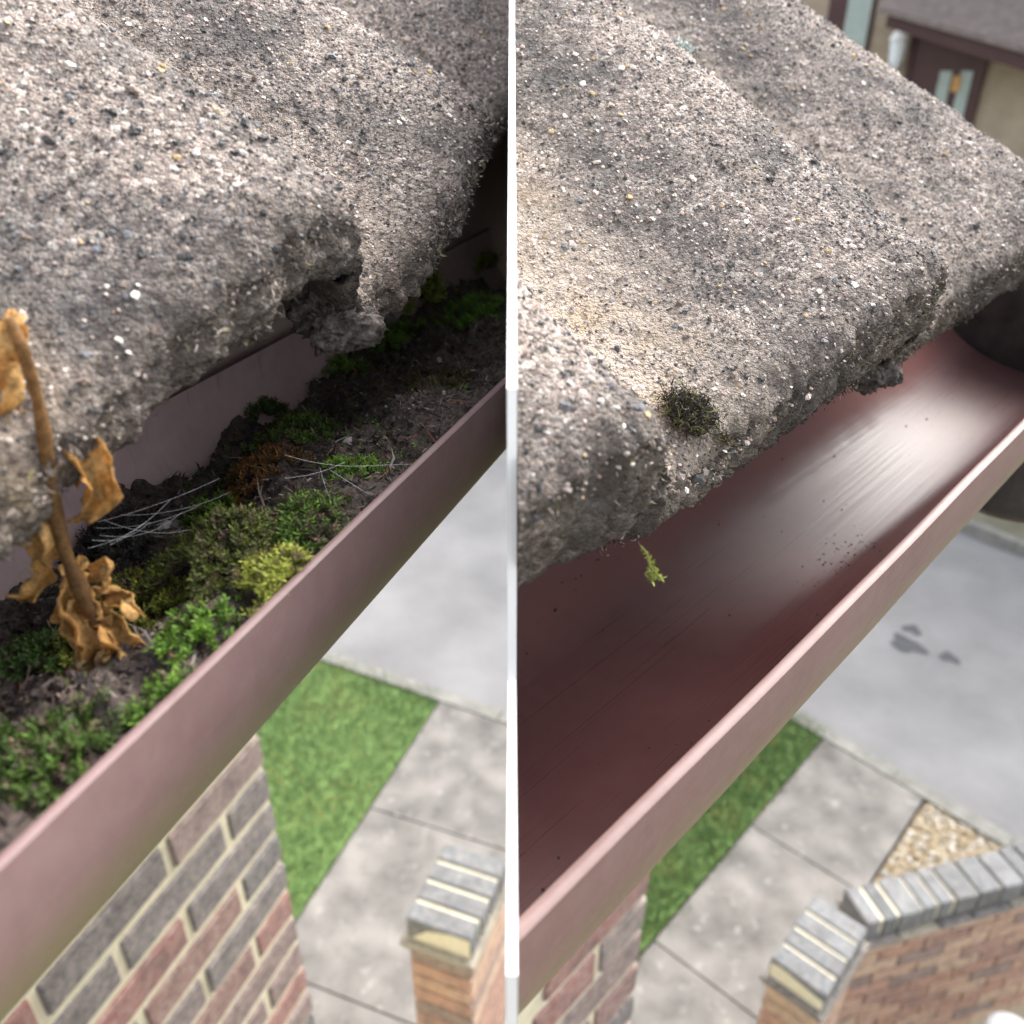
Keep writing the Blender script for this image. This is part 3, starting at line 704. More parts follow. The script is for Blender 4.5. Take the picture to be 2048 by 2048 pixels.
V, F_, C_ = stones(pt, np.tile([0, 0, 1.], (len(pt), 1)), rng.uniform(.0004, .0019, len(pt)), np.array([(.04, .03, .026), (.085, .065, .057), (.025, .02, .018), (.3, .27, .25)])[rng.choice(4, len(pt), p=[.45, .3, .22, .03])], .8, False)
tag(meshobj('soil_crumbs', V, F_, M['litter'], None, cols=C_, loc=FA.P(.1, GCU, -.14)), 'crumbs of dark soil lying loose in the mossy gutter', 'soil', kind='stuff')

def moss_clump(s, u, w, rad, hgt, n, label, cols, tall=1., up=None, frond=False):
    """cushion of moss: many leafy shoots standing on a low dome"""
    r = np.sqrt(rng.random(n))*rad; th = rng.uniform(0, 6.283, n)
    wob = 1+.35*np.sin(th*3+s*90)+.2*np.sin(th*5+s*50); r = r*wob
    ds_, du = r*np.cos(th), r*np.sin(th); t = np.clip(r/(rad*1.3), 0, 1)
    ss, uu = s+ds_, u+du; lim = GCU+Ri*.96; uu = np.minimum(uu, lim); uu = np.maximum(uu, GCU-Ri*.98); n_w = soil_w(ss, uu)
    ww = n_w*.6+w*.4+hgt*(1-t**2)
    P = FA.P(ss, uu, ww); nr = FA.g*(ds_*.9/rad)[:, None]+FA.r*(du*.9/rad)[:, None]+np.array([0, 0, 1.])
    nr = nr+rng.normal(0, .35, (n, 3)); nr /= np.linalg.norm(nr, axis=1)[:, None]
    mb_V, mb_C, mb_F = [], [], []; kk = 0
    k1, k2 = np.array(cols[0]), np.array(cols[1]); dead = np.array((.09, .06, .04))
    for i in range(n):
        if P[i, 0] > -.006: continue
        L = random.uniform(.0022, .0045)*tall; z = nr[i]; x = np.cross(z, rng.normal(0, 1, 3)); x /= np.linalg.norm(x); y = np.cross(z, x)
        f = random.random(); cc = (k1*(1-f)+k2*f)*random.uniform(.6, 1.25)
        if random.random() < .16: cc = dead*random.uniform(.5, 2)
        nl = 9 if not frond else 12
        for j in range(nl):
            h = (j+.5)/nl; a = j*2.4+random.uniform(-.3, .3); o_ = x*math.cos(a)+y*math.sin(a); ll = (.0016*(1-.35*h)+.0004)*tall**.5
            p = P[i]+z*L*h; tip = p+(o_*.85+z*.65)*ll*random.uniform(.7, 1.2); sd1 = np.cross(o_, z)*ll*.2
            mid = p+(o_*.5+z*.3)*ll*.6
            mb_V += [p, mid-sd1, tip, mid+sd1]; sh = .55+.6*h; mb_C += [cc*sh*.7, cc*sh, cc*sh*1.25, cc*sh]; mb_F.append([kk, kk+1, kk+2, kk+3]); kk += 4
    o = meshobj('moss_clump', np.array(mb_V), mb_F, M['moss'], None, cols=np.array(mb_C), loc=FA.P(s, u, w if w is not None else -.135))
    return tag(o, label, 'moss', 'moss clumps in the dirty gutter')
GRN = ((.08, .17, .02), (.18, .33, .035)); YEL = ((.22, .25, .035), (.36, .38, .07)); DRK = ((.03, .06, .018), (.08, .14, .03)); OLV = ((.16, .18, .03), (.3, .33, .05)); BRN = ((.07, .05, .03), (.13, .12, .03))
def mc(px, w, rad, hgt, n, label, cols, **k):
    s, u = FA.on_level(px, w); w = float(soil_w(np.array([s]), np.array([np.clip(u, GCU-Ri, GCU+Ri)]))[0]); s, u = FA.on_level(px, w+.002); moss_clump(s, u, w-.001, rad, hgt, n, label, cols, **k)
mc((395, 300), -.118, .017, .012, 420, 'tall yellow-green moss fronds under the tile edge at the gutter back', ((.24, .3, .04), (.42, .5, .08)), tall=2.6)
mc((412, 262), -.112, .012, .006, 200, 'highest olive moss tuft against the gutter back wall', OLV, tall=2.0)
mc((385, 338), -.122, .013, .005, 280, 'bright lime green moss tuft beside the grey bracket', GRN, tall=1.7)
mc((345, 372), -.125, .010, .004, 200, 'small green moss patch at the foot of the black joint seal', GRN, tall=1.3)
mc((480, 318), -.122, .020, .006, 420, 'bright moss patch at the far end of the dirty gutter', ((.05, .1, .015), (.15, .32, .03)), tall=1.3)
mc((262, 418), -.122, .009, .006, 230, 'dark green moss knob against the pink gutter wall', DRK)
mc((296, 432), -.124, .012, .005, 260, 'green and rust moss tuft right of the dark knob', ((.05, .09, .02), (.13, .2, .03)))
mc((350, 480), -.124, .008, .004, 190, 'vivid green moss patch beside the lip, mid gutter', GRN)
mc((213, 508), -.126, .007, .004, 130, 'small bright green moss sprig below the cobweb', GRN)
mc((228, 560), -.118, .017, .010, 720, 'rounded olive and brown moss cushion in mid gutter', ((.05, .055, .02), (.14, .17, .03)))
mc((300, 532), -.122, .013, .006, 380, 'mixed green and brown moss mound by the lip', ((.05, .06, .02), (.12, .22, .03)))
mc((288, 588), -.112, .0095, .007, 330, 'yellow-green moss cushion pressed against the gutter lip', YEL)
mc((198, 640), -.128, .008, .003, 130, 'bright green moss tuft near the lone dry leaf', GRN)
mc((150, 605), -.124, .011, .004, 260, 'dull green moss behind the dead stem', OLV)
mc((48, 752), -.124, .010, .005, 260, 'large green moss cushion at the lower left corner', ((.035, .06, .015), (.1, .18, .025)))
mc((35, 655), -.126, .010, .004, 230, 'sparse dark moss at the left edge above the cushion', DRK)
mc((165, 693), -.128, .005, .002, 70, 'bright moss speck between the dead stem and the lip', GRN)
mc((82, 640), -.126, .007, .003, 120, 'small moss sprout left of the dead stem', OLV)
mc((440, 385), -.127, .012, .004, 240, 'brown withered moss mat near the far lip', BRN)
mc((262, 470), -.122, .010, .004, 260, 'rust orange dead moss tuft in mid gutter', ((.16, .07, .015), (.24, .12, .03)))
mc((120, 545), -.127, .012, .004, 230, 'grey-black withered moss under the cobweb', ((.03, .03, .028), (.07, .065, .06)))

n = 2600; s = rng.uniform(-.17, .4, n); u = GCU+rng.uniform(-.9, .9, n)*Ri; keep = fbm(st3(s, u, 0), 55, 3, 77) > .02; s, u = s[keep], u[keep]
w0 = soil_w(s, u); tl, tr = trough(w0); P0 = FA.P(s, u, w0); ok = (u > tl+.002) & (u < tr-.002) & (P0[:, 0] < -.006); P0 = P0[ok]; VV, CC, FF = [], [], []; k = 0
tone = fbm(P0, 40, 2, 88)
for p, tn in zip(P0, tone):
    z = rng.normal(0, .45, 3)+np.array([0, 0, 1.]); z /= np.linalg.norm(z); x = np.cross(z, rng.normal(0, 1, 3)); x /= np.linalg.norm(x); y = np.cross(z, x); L = random.uniform(.0015, .0035)
    cc = (np.array((.11, .2, .03)) if tn > .12 else np.array((.1, .08, .05)) if tn > -.25 else np.array((.2, .15, .12)))*random.uniform(.6, 1.4)
    for j in range(7):
        a = j*2.4; o_ = x*math.cos(a)+y*math.sin(a); ll = .0013; q = p+z*L*(j+.5)/7; sd1 = np.cross(o_, z)*ll*.18
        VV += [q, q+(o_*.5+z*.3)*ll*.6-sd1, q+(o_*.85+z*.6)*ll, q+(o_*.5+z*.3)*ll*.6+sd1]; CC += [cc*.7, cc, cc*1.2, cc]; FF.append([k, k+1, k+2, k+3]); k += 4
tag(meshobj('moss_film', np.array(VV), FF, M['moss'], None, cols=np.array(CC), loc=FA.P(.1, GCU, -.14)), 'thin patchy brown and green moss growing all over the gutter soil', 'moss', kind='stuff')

# ------------------------------------------------------------------ dead plant
b = FA.P(*[*FA.on_level((119, 703), -.135)], -.137); pl = thing('dead_plant', b, 'dead weed with orange-brown shrivelled leaves standing in the gutter soil', 'plant')
pth = []
for w in np.linspace(-.14, -.046, 18):
    q = (w+.14)/.094; pth.append([b[0]+.0012*math.sin(q*9), b[1]+.001*math.cos(q*7), H+w])
V, Fc = tube(pth, np.linspace(.0019, .0011, 18)*(1+.16*np.sin(np.arange(18)*2.1)), 10)
tf = np.repeat(np.linspace(0, 1, 18), 10)[:, None]
meshobj('stem', V, Fc, M['deadleaf'], pl, smooth=True, cols=np.array((.1, .05, .025))*(1-tf)+np.array((.32, .17, .06))*tf)
fwd = np.array([0, cp, -sp])
def px3(x, y, depth):                       # point seen at a pixel, at a depth along the optical axis
    return ray(x, y)*depth+np.array([0, 0, H])
def leaf(pts, widths, name='leaf', parent=None, c0=(.6, .3, .08), c1=(.85, .55, .22), curl=.6, seed=0, crump=.0014, label=None, cat=None, mat=None):
    """pts: (x, y, depth); a crumpled strip with a midrib fold and toothed edge"""
    P = np.array([px3(*p) for p in pts]); m = 26; t = np.linspace(0, len(P)-1, m); i = np.clip(t.astype(int), 0, len(P)-2); f = (t-i)[:, None]
    def cr(P, i, f):
        p0, p1, p2, p3 = P[np.clip(i-1, 0, None)], P[i], P[i+1], P[np.clip(i+2, None, len(P)-1)]
        return .5*((2*p1)+(-p0+p2)*f+(2*p0-5*p1+4*p2-p3)*f**2+(-p0+3*p1-3*p2+p3)*f**3)
    C = cr(P, i, f); T = np.gradient(C, axis=0); T /= np.linalg.norm(T, axis=1)[:, None]
    curl = min(curl*1.25, 1.5); W = .95*np.interp(np.linspace(0, 1, m), np.linspace(0, 1, len(widths)), widths)
    tw = .9*np.sin(np.linspace(0, 4, m)+seed*1.7)
    A = np.cross(T, fwd); A /= np.linalg.norm(A, axis=1)[:, None]; B_ = np.cross(A, T)
    A2 = A*np.cos(tw)[:, None]+B_*np.sin(tw)[:, None]; B2 = np.cross(A2, T)
    k = 11; V = np.zeros((m, k, 3)); cc = np.zeros((m, k, 3))
    for j in range(k):
        x = j/(k-1)*2-1; ed = 1+abs(x)*(.45*vn(st3(np.arange(m)*.55, seed+(3 if x > 0 else 0), 0), 1, 2)+.25*vn(st3(np.arange(m)*1.3, seed+(5 if x > 0 else 0), 0), 1, 4))
        V[:, j] = C+A2*(W*ed*math.sin(x*curl)/math.sin(curl))[:, None]*.5*1.0-B2*(W*(1-math.cos(x*curl*1.6))*.45)[:, None]
        f_ = .5+.5*vn(st3(np.arange(m)*.35, x*1.5, seed), 1, 3); cc[:, j] = np.array(c0)*(1-f_)[:, None]+np.array(c1)*f_[:, None]
        if abs(x) < .12: cc[:, j] *= .75
    V += crump*1.25*st3(*[fbm(V, 300, 4, 40+seed+q) for q in range(3)])
    o = meshobj(name, V.reshape(-1, 3), grid_faces(m, k), mat or M['deadleaf'], parent, smooth=True, cols=cc.reshape(-1, 3))
    sm = o.modifiers.new('thickness', 'SOLIDIFY'); sm.thickness = .00014
    if label: tag(o, label, cat)
    return o
def sdep(w):                                # optical-axis depth of the stem at height w
    return b[1]*cp-w*sp
d0 = .195
leaf([(16, 310, d0-.03), (6, 345, d0-.032), (14, 390, d0-.03), (6, 430, d0-.028), (9, 452, d0-.026)], [.002, .0062, .0075, .006, .002], parent=pl, seed=1, curl=1.1)
leaf([(66, 470, d0-.015), (50, 476, d0-.018), (62, 505, d0-.02), (58, 545, d0-.018), (40, 585, d0-.014), (20, 598, d0-.012)], [.002, .006, .0075, .006, .0035, .0025], parent=pl, seed=2, curl=1.2)
leaf([(66, 486, d0-.014), (78, 450, d0-.02), (92, 462, d0-.022), (93, 490, d0-.02), (84, 520, d0-.016)], [.002, .0045, .006, .0058, .003], parent=pl, seed=3, curl=1.3)
leaf([(76, 572, d0-.006), (72, 600, d0-.012), (84, 632, d0-.012), (104, 662, d0-.008), (122, 690, d0-.004), (128, 704, d0)], [.003, .0065, .008, .007, .0055, .003], parent=pl, seed=4, curl=1.0)
leaf([(92, 578, d0-.008), (102, 566, d0-.012), (104, 582, d0-.01)], [.002, .004, .002], parent=pl, seed=5)
leaf([(98, 592, d0-.006), (114, 588, d0-.009), (122, 602, d0-.01), (130, 617, d0-.01)], [.003, .0042, .0035, .002], parent=pl, seed=6, curl=1.3)
leaf([(106, 608, d0-.006), (120, 628, d0-.011), (128, 660, d0-.01), (136, 690, d0-.006), (160, 706, d0-.004)], [.003, .0062, .006, .005, .003], parent=pl, seed=7, curl=1.1)
leaf([(130, 656, d0), (142, 646, d0-.003), (153, 650, d0-.004), (150, 672, d0-.003), (146, 692, d0)], [.0012, .002, .0026, .004, .002], parent=pl, seed=8, c0=(.3, .15, .06), c1=(.45, .24, .1))
leaf([(100, 672, d0+.002), (84, 678, d0), (90, 702, d0-.002), (97, 728, d0-.002), (102, 744, d0)], [.002, .0042, .0045, .003, .002], parent=pl, seed=9, c0=(.16, .08, .04), c1=(.3, .16, .08), curl=1.2)
leaf([(112, 708, d0+.004), (106, 722, d0), (96, 722, d0)], [.002, .005, .003], parent=pl, seed=10, c0=(.28, .15, .06), c1=(.42, .26, .12))
leaf([(126, 712, d0+.002), (118, 730, d0), (108, 742, d0), (96, 752, d0+.002)], [.002, .0045, .005, .002], parent=pl, seed=11, c0=(.14, .08, .05), c1=(.26, .16, .1))
leaf([(130, 700, d0+.002), (140, 706, d0), (152, 722, d0)], [.001, .0012, .0008], parent=pl, seed=12, c0=(.2, .11, .06), c1=(.3, .18, .1))
leaf([(186, 644, d0-.002), (176, 656, d0-.004), (180, 676, d0-.003), (192, 696, d0-.001)], [.002, .005, .0065, .004], 'dry_leaf', None, (.24, .12, .05), (.42, .22, .09), 1.1, 13, label='single curled dry brown leaf leaning on the gutter lip', cat='leaf')
leaf([(90, 676, d0+.004), (98, 664, d0+.001), (108, 668, d0)], [.0005, .0006, .0004], parent=pl, seed=14, c0=(.2, .11, .06), c1=(.3, .18, .1))
leaf([(40, 425, d0-.024), (52, 440, d0-.026), (56, 470, d0-.024), (50, 492, d0-.02)], [.001, .003, .0032, .0014], parent=pl, seed=21, curl=1.3)
leaf([(30, 400, d0-.026), (20, 420, d0-.028), (24, 450, d0-.026)], [.001, .0034, .0016], parent=pl, seed=22, curl=1.3)
leaf([(84, 560, d0-.01), (68, 572, d0-.013), (70, 606, d0-.012), (80, 640, d0-.008), (92, 668, d0-.004)], [.001, .0034, .004, .0032, .0014], parent=pl, seed=23, curl=1.3)
leaf([(100, 618, d0-.008), (118, 640, d0-.012), (116, 668, d0-.01), (128, 694, d0-.004)], [.001, .0032, .0036, .0016], parent=pl, seed=24, curl=1.3)
leaf([(112, 660, d0-.006), (104, 684, d0-.008), (112, 712, d0-.004)], [.001, .003, .0014], parent=pl, seed=25, curl=1.2, c0=(.3, .15, .05), c1=(.5, .29, .11))
# round green seedling leaf behind the stem
sg = thing('seedling', b+np.array([-.006, .004, 0]), 'single smooth round green seedling leaf beside the dead stem', 'seedling')
th = np.linspace(0, 2*math.pi, 24, endpoint=False); cpt = px3(92, 673, d0+.003)
ex, ey_ = np.array([1., 0, 0]), np.array([0, sp, cp])*.55+fwd*-.4
V = [cpt+ex*.0030*math.cos(t)+ey_*.0021*math.sin(t)*(1+.15*math.cos(t)) for t in th]+[cpt-fwd*.0003]
meshobj('leaf', np.array(V), [[i, (i+1) % 24, 24] for i in range(24)], M['moss'], sg, smooth=True, cols=np.tile((.16, .36, .17), (25, 1)))
V, Fc = tube([px3(96, 676, d0+.0035), px3(99, 684, d0+.006), px3(100, 694, d0+.011)], .0004, 6); meshobj('stalk', V, Fc, M['moss'], sg, cols=np.tile((.15, .25, .1), (len(V), 1)))
# cobwebs
def web(lines, label):
    mb = MB()
    for (p, q, da, db, sag) in lines:
        A_, B_ = px3(*p, da), px3(*q, db); t = np.linspace(0, 1, 12)[:, None]
        path = A_*(1-t)+B_*t; path[:, 2] -= sag*4*(t*(1-t))[:, 0]; V, Fc = tube(path, .00004, 4); mb.add(V, Fc)
    return tag(mb.build('cobweb', M['silk'], None), label, 'cobweb')
web([((104, 520), (188, 530), .214, .214, .002), ((88, 548), (165, 505), .206, .221, .002), ((120, 515), (230, 492), .22, .226, .002), ((96, 528), (200, 505), .215, .22, .002), ((100, 535), (182, 512), .21, .222, .003), ((92, 540), (150, 522), .206, .217, .002), ((110, 545), (170, 500), .207, .222, .001), ((98, 522), (220, 478), .216, .23, .001)], 'grey cobweb strands stretched over soil behind the dead plant')
web([((285, 455), (360, 466), .238, .24, .001), ((360, 466), (440, 463), .24, .26, 0), ((285, 478), (345, 462), .236, .24, .001), ((330, 470), (390, 508), .235, .24, 0), ((320, 468), (330, 498), .236, .232, .001)], 'thin cobweb threads crossing the middle of the dirty gutter')

# ------------------------------------------------------------------ lumps, lichen and dirt on tiles
def lump(name, c, rx, label, cat, mat, seed, squash=(1, 1, 1), parent=None, amp=.35, fr=160, n=40):
    th = np.linspace(0, math.pi, n); ph = np.linspace(0, 2*math.pi, 2*n, endpoint=False); T_, P_ = np.meshgrid(th, ph, indexing='ij')
    d = np.stack([np.sin(T_)*np.cos(P_), np.sin(T_)*np.sin(P_), np.cos(T_)], -1); q = d*rx
    r = rx*(1+amp*fbm(q, fr, 4, seed)+amp*.5*vn(q, fr*6, seed+5)); V = d*r[..., None]*np.array(squash)+np.array(c)
    m = 2*n; F_ = []
    for i in range(n-1):
        for j in range(m): F_.append([i*m+j, (i+1)*m+j, (i+1)*m+(j+1) % m, i*m+(j+1) % m])
    o = meshobj(name, V.reshape(-1, 3), F_, mat, parent, smooth=True)
    if label: tag(o, label, cat)
    return o
def on_roof(roof, px, n=TT):
    n *= roof.k
    d = ray(*px); F = roof.F; tn = math.tan(PITCH_R); we = roof.we+n/math.cos(PITCH_R)
    t = (we+tn*roof.ue)/(d[2]+tn*(d@F.r)); return d*t+np.array([0, 0, H])
def tuft(name, c, nrm, rad, n, L, cols, label, cat):
    """fuzzy little plant cushion: many fine blades round a point"""
    d = rng.normal(0, 1, (n, 3)); d /= np.linalg.norm(d, axis=1)[:, None]; d += nrm*.7; d /= np.linalg.norm(d, axis=1)[:, None]
    P0 = c+rng.normal(0, 1, (n, 3))*rad*.45; P0 -= nrm*((P0-c)@nrm)[:, None]*.6
    ln = L*rng.uniform(.4, 1.1, n); sd1 = np.cross(d, rng.normal(0, 1, (n, 3))); sd1 /= np.linalg.norm(sd1, axis=1)[:, None]; sd1 *= L*.07
    P1 = P0+d*ln[:, None]*.6; P2 = P1+(d+rng.normal(0, .4, (n, 3)))*ln[:, None]*.4
    V = np.stack([P0-sd1, P0+sd1, P1+sd1, P1-sd1, P2], 1).reshape(-1, 3); F_ = [f for i in range(n) for f in ([5*i, 5*i+1, 5*i+2, 5*i+3], [5*i+3, 5*i+2, 5*i+4])]
    cc = np.array(cols)[rng.choice(len(cols), n)]*rng.uniform(.7, 1.3, (n, 1))
    return tag(meshobj(name, V, F_, M['litter'], None, cols=np.repeat(cc, 5, 0)), label, cat)
nB = roofB.nrm(); nA_ = roofA.nrm()
tuft('moss_tuft', on_roof(roofB, (690, 412), TT+.004), nB, .0075, 4200, .0026, [(.03, .022, .02), (.06, .04, .03), (.1, .08, .07), (.015, .012, .012), (.09, .1, .02)], 'dark brown dead moss lump in the valley of the cleaned roof', 'moss')
tuft('lichen', on_roof(roofB, (682, 52), TT+.026), nB, .0065, 600, .0035, [(.6, .63, .6), (.45, .5, .46), (.2, .22, .2)], 'pale grey-white lichen tuft on the middle roll', 'lichen')
tuft('moss_tuft', on_roof(roofB, (520, 297), TT+.003), nB, .003, 350, .002, [(.03, .022, .02), (.07, .06, .03), (.015, .012, .012)], 'tiny dark moss tuft in the valley by the divider board', 'moss')
tuft('moss_tuft', on_roof(roofB, (852, 219), TT+.022), nB, .0022, 160, .002, [(.03, .022, .02), (.05, .035, .03)], 'small dark speck of moss on the middle roll', 'moss')
tuft('moss_tuft', on_roof(roofB, (725, 440), TT+.002), nB, .003, 200, .0022, [(.08, .06, .04), (.14, .12, .05), (.03, .025, .02)], 'brownish moss fleck on the front edge of the cleaned tile', 'moss')
# crusty fibrous fringe along both eroded tile edges
def fringe(roof, s0, s1, n, label, cut):
    s = rng.uniform(s0, s1, n); t = rng.uniform(-.1, .9, n); ey = roof.edge_y(s)
    P0 = roof.pos(s, ey-.001+rng.uniform(-.001, .004, n), roof.prof(s)*roof.ub-roof.bt+t*(roof.tt+roof.bt+roof.prof(s)*(1-roof.ub)))
    kp = ((P0[:, 0]-cut[0])*cut[1] > .003) & (fbm(st3(s, t*.01, 0), 55, 2, 61) > -.15); P0 = P0[kp]; n = len(P0)
    d = roof.F.r*rng.normal(.5, .5, n)[:, None]+roof.F.g*rng.normal(0, .7, n)[:, None]+np.array([0, 0, 1.])*rng.normal(-.2, .6, n)[:, None]; d /= np.linalg.norm(d, axis=1)[:, None]
    ln = rng.uniform(.0007, .0026, n); sd1 = np.cross(d, rng.normal(0, 1, (n, 3))); sd1 /= np.linalg.norm(sd1, axis=1)[:, None]; sd1 *= rng.uniform(.00012, .00035, n)[:, None]
    P1 = P0+d*ln[:, None]*.6; P2 = P1+(d+rng.normal(0, .5, (n, 3)))*ln[:, None]*.4
    V = np.stack([P0-sd1, P0+sd1, P1+sd1, P1-sd1, P2], 1).reshape(-1, 3); F_ = [f for i in range(n) for f in ([5*i, 5*i+1, 5*i+2, 5*i+3], [5*i+3, 5*i+2, 5*i+4])]
    pal = np.array([(.04, .032, .028), (.09, .075, .06), (.18, .15, .125), (.3, .26, .22), (.13, .11, .045)]); cc = pal[rng.choice(5, n, p=[.32, .3, .2, .1, .08])]*rng.uniform(.7, 1.3, (n, 1))
    tag(meshobj('dried_moss_crust', V, F_, M['litter'], None, cols=np.repeat(cc, 5, 0)), label, 'moss', kind='stuff')
fringe(roofA, -.1, .5, 9000, 'dark dried moss crust along the broken tile edge over the dirty gutter', CUT_A)
fringe(roofB, -.02, .6, 10000, 'brown dried moss crust along the tile edge over the clean gutter', CUT_B)
# hanging mortar chunk under the lap of the dirty roof
sJ = .217
lump('mortar_chunk', roofA.pos(np.array(sJ-.004), .004, 0.013), .0095, 'dark crumbling mortar chunk under the tile lap, dirty roof', 'mortar', M['lump'], 3, (1.15, 1.0, .8), amp=.5)
lump('mortar_chunk', roofB.pos(np.array(.349), .004, .004), .010, 'grey mortar plug under the tile lap of the cleaned roof', 'mortar', M['lump'], 8, (1, .9, 1.1))

# dirt specks left in the clean gutter
n = 620; s = rng.uniform(.03, .66, n); th = rng.uniform(.12, .9, n)*math.pi
cl = np.array([(.27, .8), (.12, .8), (.35, .5), (.08, .83)]); k = rng.choice(4, n); near = rng.random(n) < .5
s = np.where(near, cl[k, 0]+rng.normal(0, .022, n), s); th = np.where(near, cl[k, 1]*math.pi+rng.normal(0, .08, n), th); s = np.clip(s, .03, .66); th = np.clip(th, .1, 2.9)
rr = GR-GTH-.0002; sq = sec(th, -GTH*KB-.0002, KB); pt = FB.P(s, B_LU+sq[0], B_LW+sq[1]); ok = pt[:, 0] > .004; pt = pt[ok]; n = len(pt); th = th[ok]
nr = FB.r*(-np.cos(th))[:, None]+np.array([0, 0, 1.])*np.sin(th)[:, None]
V, F_, C_ = stones(pt, nr, np.exp(rng.normal(math.log(.00032), .5, n)).clip(.00015, .0011), np.tile((.02, .016, .014), (n, 1))*rng.uniform(.5, 2, (n, 1)), .8)
tag(meshobj('dirt_specks', V, F_, M['litter'], None, cols=C_), 'black specks of dirt scattered over the clean gutter floor', 'dirt', kind='stuff')
# moss sprig hanging off the tile edge into the clean gutter
sp_root = on_roof(roofB, (640, 540), .004); tip = sp_root+np.array([.004, -.012, -.016])
spg = thing('moss_sprig', sp_root, 'thin green moss sprig dangling from the tile edge into the clean gutter', 'moss')
e0, e1, e2 = px3(641, 546, .202), px3(650, 566, .205), px3(662, 580, .209)
V, Fc = tube([e0, (e0+e1)/2+.0004, e1, (e1+e2)/2, e2], .00028, 6); meshobj('stalk', V, Fc, M['moss'], spg, cols=np.tile((.2, .2, .05), (len(V), 1)))
V, Fc = tube([e1, px3(645, 574, .205), px3(652, 582, .208)], .0002, 6); meshobj('stalk', V, Fc, M['moss'], spg, cols=np.tile((.2, .2, .05), (len(V), 1)))
VV, CC, FF = [], [], []; k = 0
for q in range(90):
    t = random.random(); p = (e0*(1-t)+e2*t) if random.random() < .5 else (e1*(1-t)+px3(652, 582, .208)*t); d = rng.normal(0, 1, 3); d /= np.linalg.norm(d); a = np.cross(d, rng.normal(0, 1, 3)); a /= np.linalg.norm(a)
    l_ = random.uniform(.0008, .002)*(.5+t); VV += [p, p+d*l_*.5-a*l_*.16, p+d*l_, p+d*l_*.5+a*l_*.16]; FF.append([k, k+1, k+2, k+3]); k += 4
    CC += [np.array((.2, .24, .04))*random.uniform(.6, 1.4)]*4
meshobj('leaf', np.array(VV), FF, M['moss'], spg, cols=np.array(CC))

# ------------------------------------------------------------------ brick pillars and garden wall
def pillar(F, u0, u1, s0, s1, ztop, label, nb):
    c = F.P((s0+s1)/2, (u0+u1)/2, -H); p = thing('brick_pillar', c, label, 'pillar', 'brick pillars beside the paths')
    rz = math.atan2(F.r[1], F.r[0]); W, D = u1-u0, s1-s0
    V, Fc = box(F.P((s0+s1)/2, (u0+u1)/2, ztop/2-.07-H), W/2-.018, D/2-.018, (ztop-.13)/2, F.r, F.g); shaft = meshobj('shaft', V, Fc, M['mortar_dark'], p)
    # brick-on-edge coping
    for i in range(nb):
        me = brick_mesh('coping_brick', W, D/nb-.012, .1, M['brick_blue'], .006)
        share(me, 'coping_brick', F.P(s0+D*(i+.5)/nb, (u0+u1)/2, ztop-.05-H), p, rz)
    V, Fc = box(F.P((s0+s1)/2, (u0+u1)/2, ztop-.055-H), W/2-.006, D/2-.006, .046, F.r, F.g); meshobj('coping_bed', V, Fc, M['mortar'], p)
    for z, e in ((ztop-.113, .018), (ztop-.135, .008)):
        V, Fc = box(F.P((s0+s1)/2, (u0+u1)/2, z-H), W/2+e, D/2+e, .009, F.r, F.g); meshobj('creasing_course', V, Fc, M['creasing'], p)
    # shaft bricks on the two faces seen and the others
    for k in range(14):
        z = ztop-.15-.075*(k+.5)
        if z < .05: break
        for f in range(4):
            ax, nr, L, Dd = ((F.r, -F.g, W, D), (F.g, F.r, D, W), (-F.r, F.g, W, D), (-F.g, -F.r, D, W))[f]
            st = -L/2; bl = L if k % 2 == f % 2 else L-.11
            ce = F.P((s0+s1)/2, (u0+u1)/2, z-H)
            nbk = max(1, int(round(L/.225))); each = L/nbk
            for q in range(nbk):
                me = PB.setdefault((round(each, 4),), brick_mesh('brick', each-.012, .05, .064, M['brick_tan'], .005))
                cc = ce+ax*(-L/2+each*(q+.5))+nr*(Dd/2-.028)
                share(me, 'brick', cc, shaft, math.atan2(ax[1], ax[0]))
    return p
PB = {}
HP = 2.6; pillar(FA, -.375*HP, -.283*HP, .606*HP, .735*HP, H-HP, 'brick pillar with blue coping bricks below the dirty gutter', 4)
HP = 3.0; pillar(FB, -.205*HP, -.133*HP, .690*HP, .812*HP, H-HP, 'brick pillar with blue coping bricks at the end of the curved garden wall', 4)
# swept garden wall
p0, p1 = np.array([1.415, 2.15]), np.array([2.9, 2.545]); d = (p1-p0)/np.linalg.norm(p1-p0); nn_ = np.array([d[1], -d[0]])  # nn_ faces the camera
Lw = np.linalg.norm(p1-p0); zt = H-3.1
gw = thing('garden_wall', ((p0+p1)/2).tolist()+[0], 'low tan brick garden wall topped with blue coping bricks beside the gravel', 'wall')
d3, n3 = np.array([*d, 0]), np.array([*nn_, 0]); TH = .17
c0 = (p0+p1)/2-nn_*TH/2
V, Fc = box((c0[0], c0[1], (zt-.16)/2), Lw/2, TH/2-.025, (zt-.16)/2, d3, n3); core = meshobj('wall_core', V, Fc, M['mortar_dark'], gw)
x = .0; i = 0
cmes = [brick_mesh('coping_brick', w_, TH, .1, M['brick_blue'], .006) for w_ in (.062, .1, .064)]; wid = (.062, .1, .064)
rzw = math.atan2(d[1], d[0])
while x < Lw-.1:
    q = random.choice((0, 1, 1, 2)); cc = p0+d*(x+wid[q]/2)-nn_*(TH/2+random.uniform(-.004, .004)); sag = .05*math.exp(-x*2.2)
    share(cmes[q], 'coping_brick', (cc[0], cc[1], zt-.05-sag*.3), gw, rzw); x += wid[q]+.012; i += 1
V, Fc = box((c0[0], c0[1], zt-.065), Lw/2-.01, TH/2-.01, .045, d3, n3); meshobj('coping_bed', V, Fc, M['mortar'], gw)
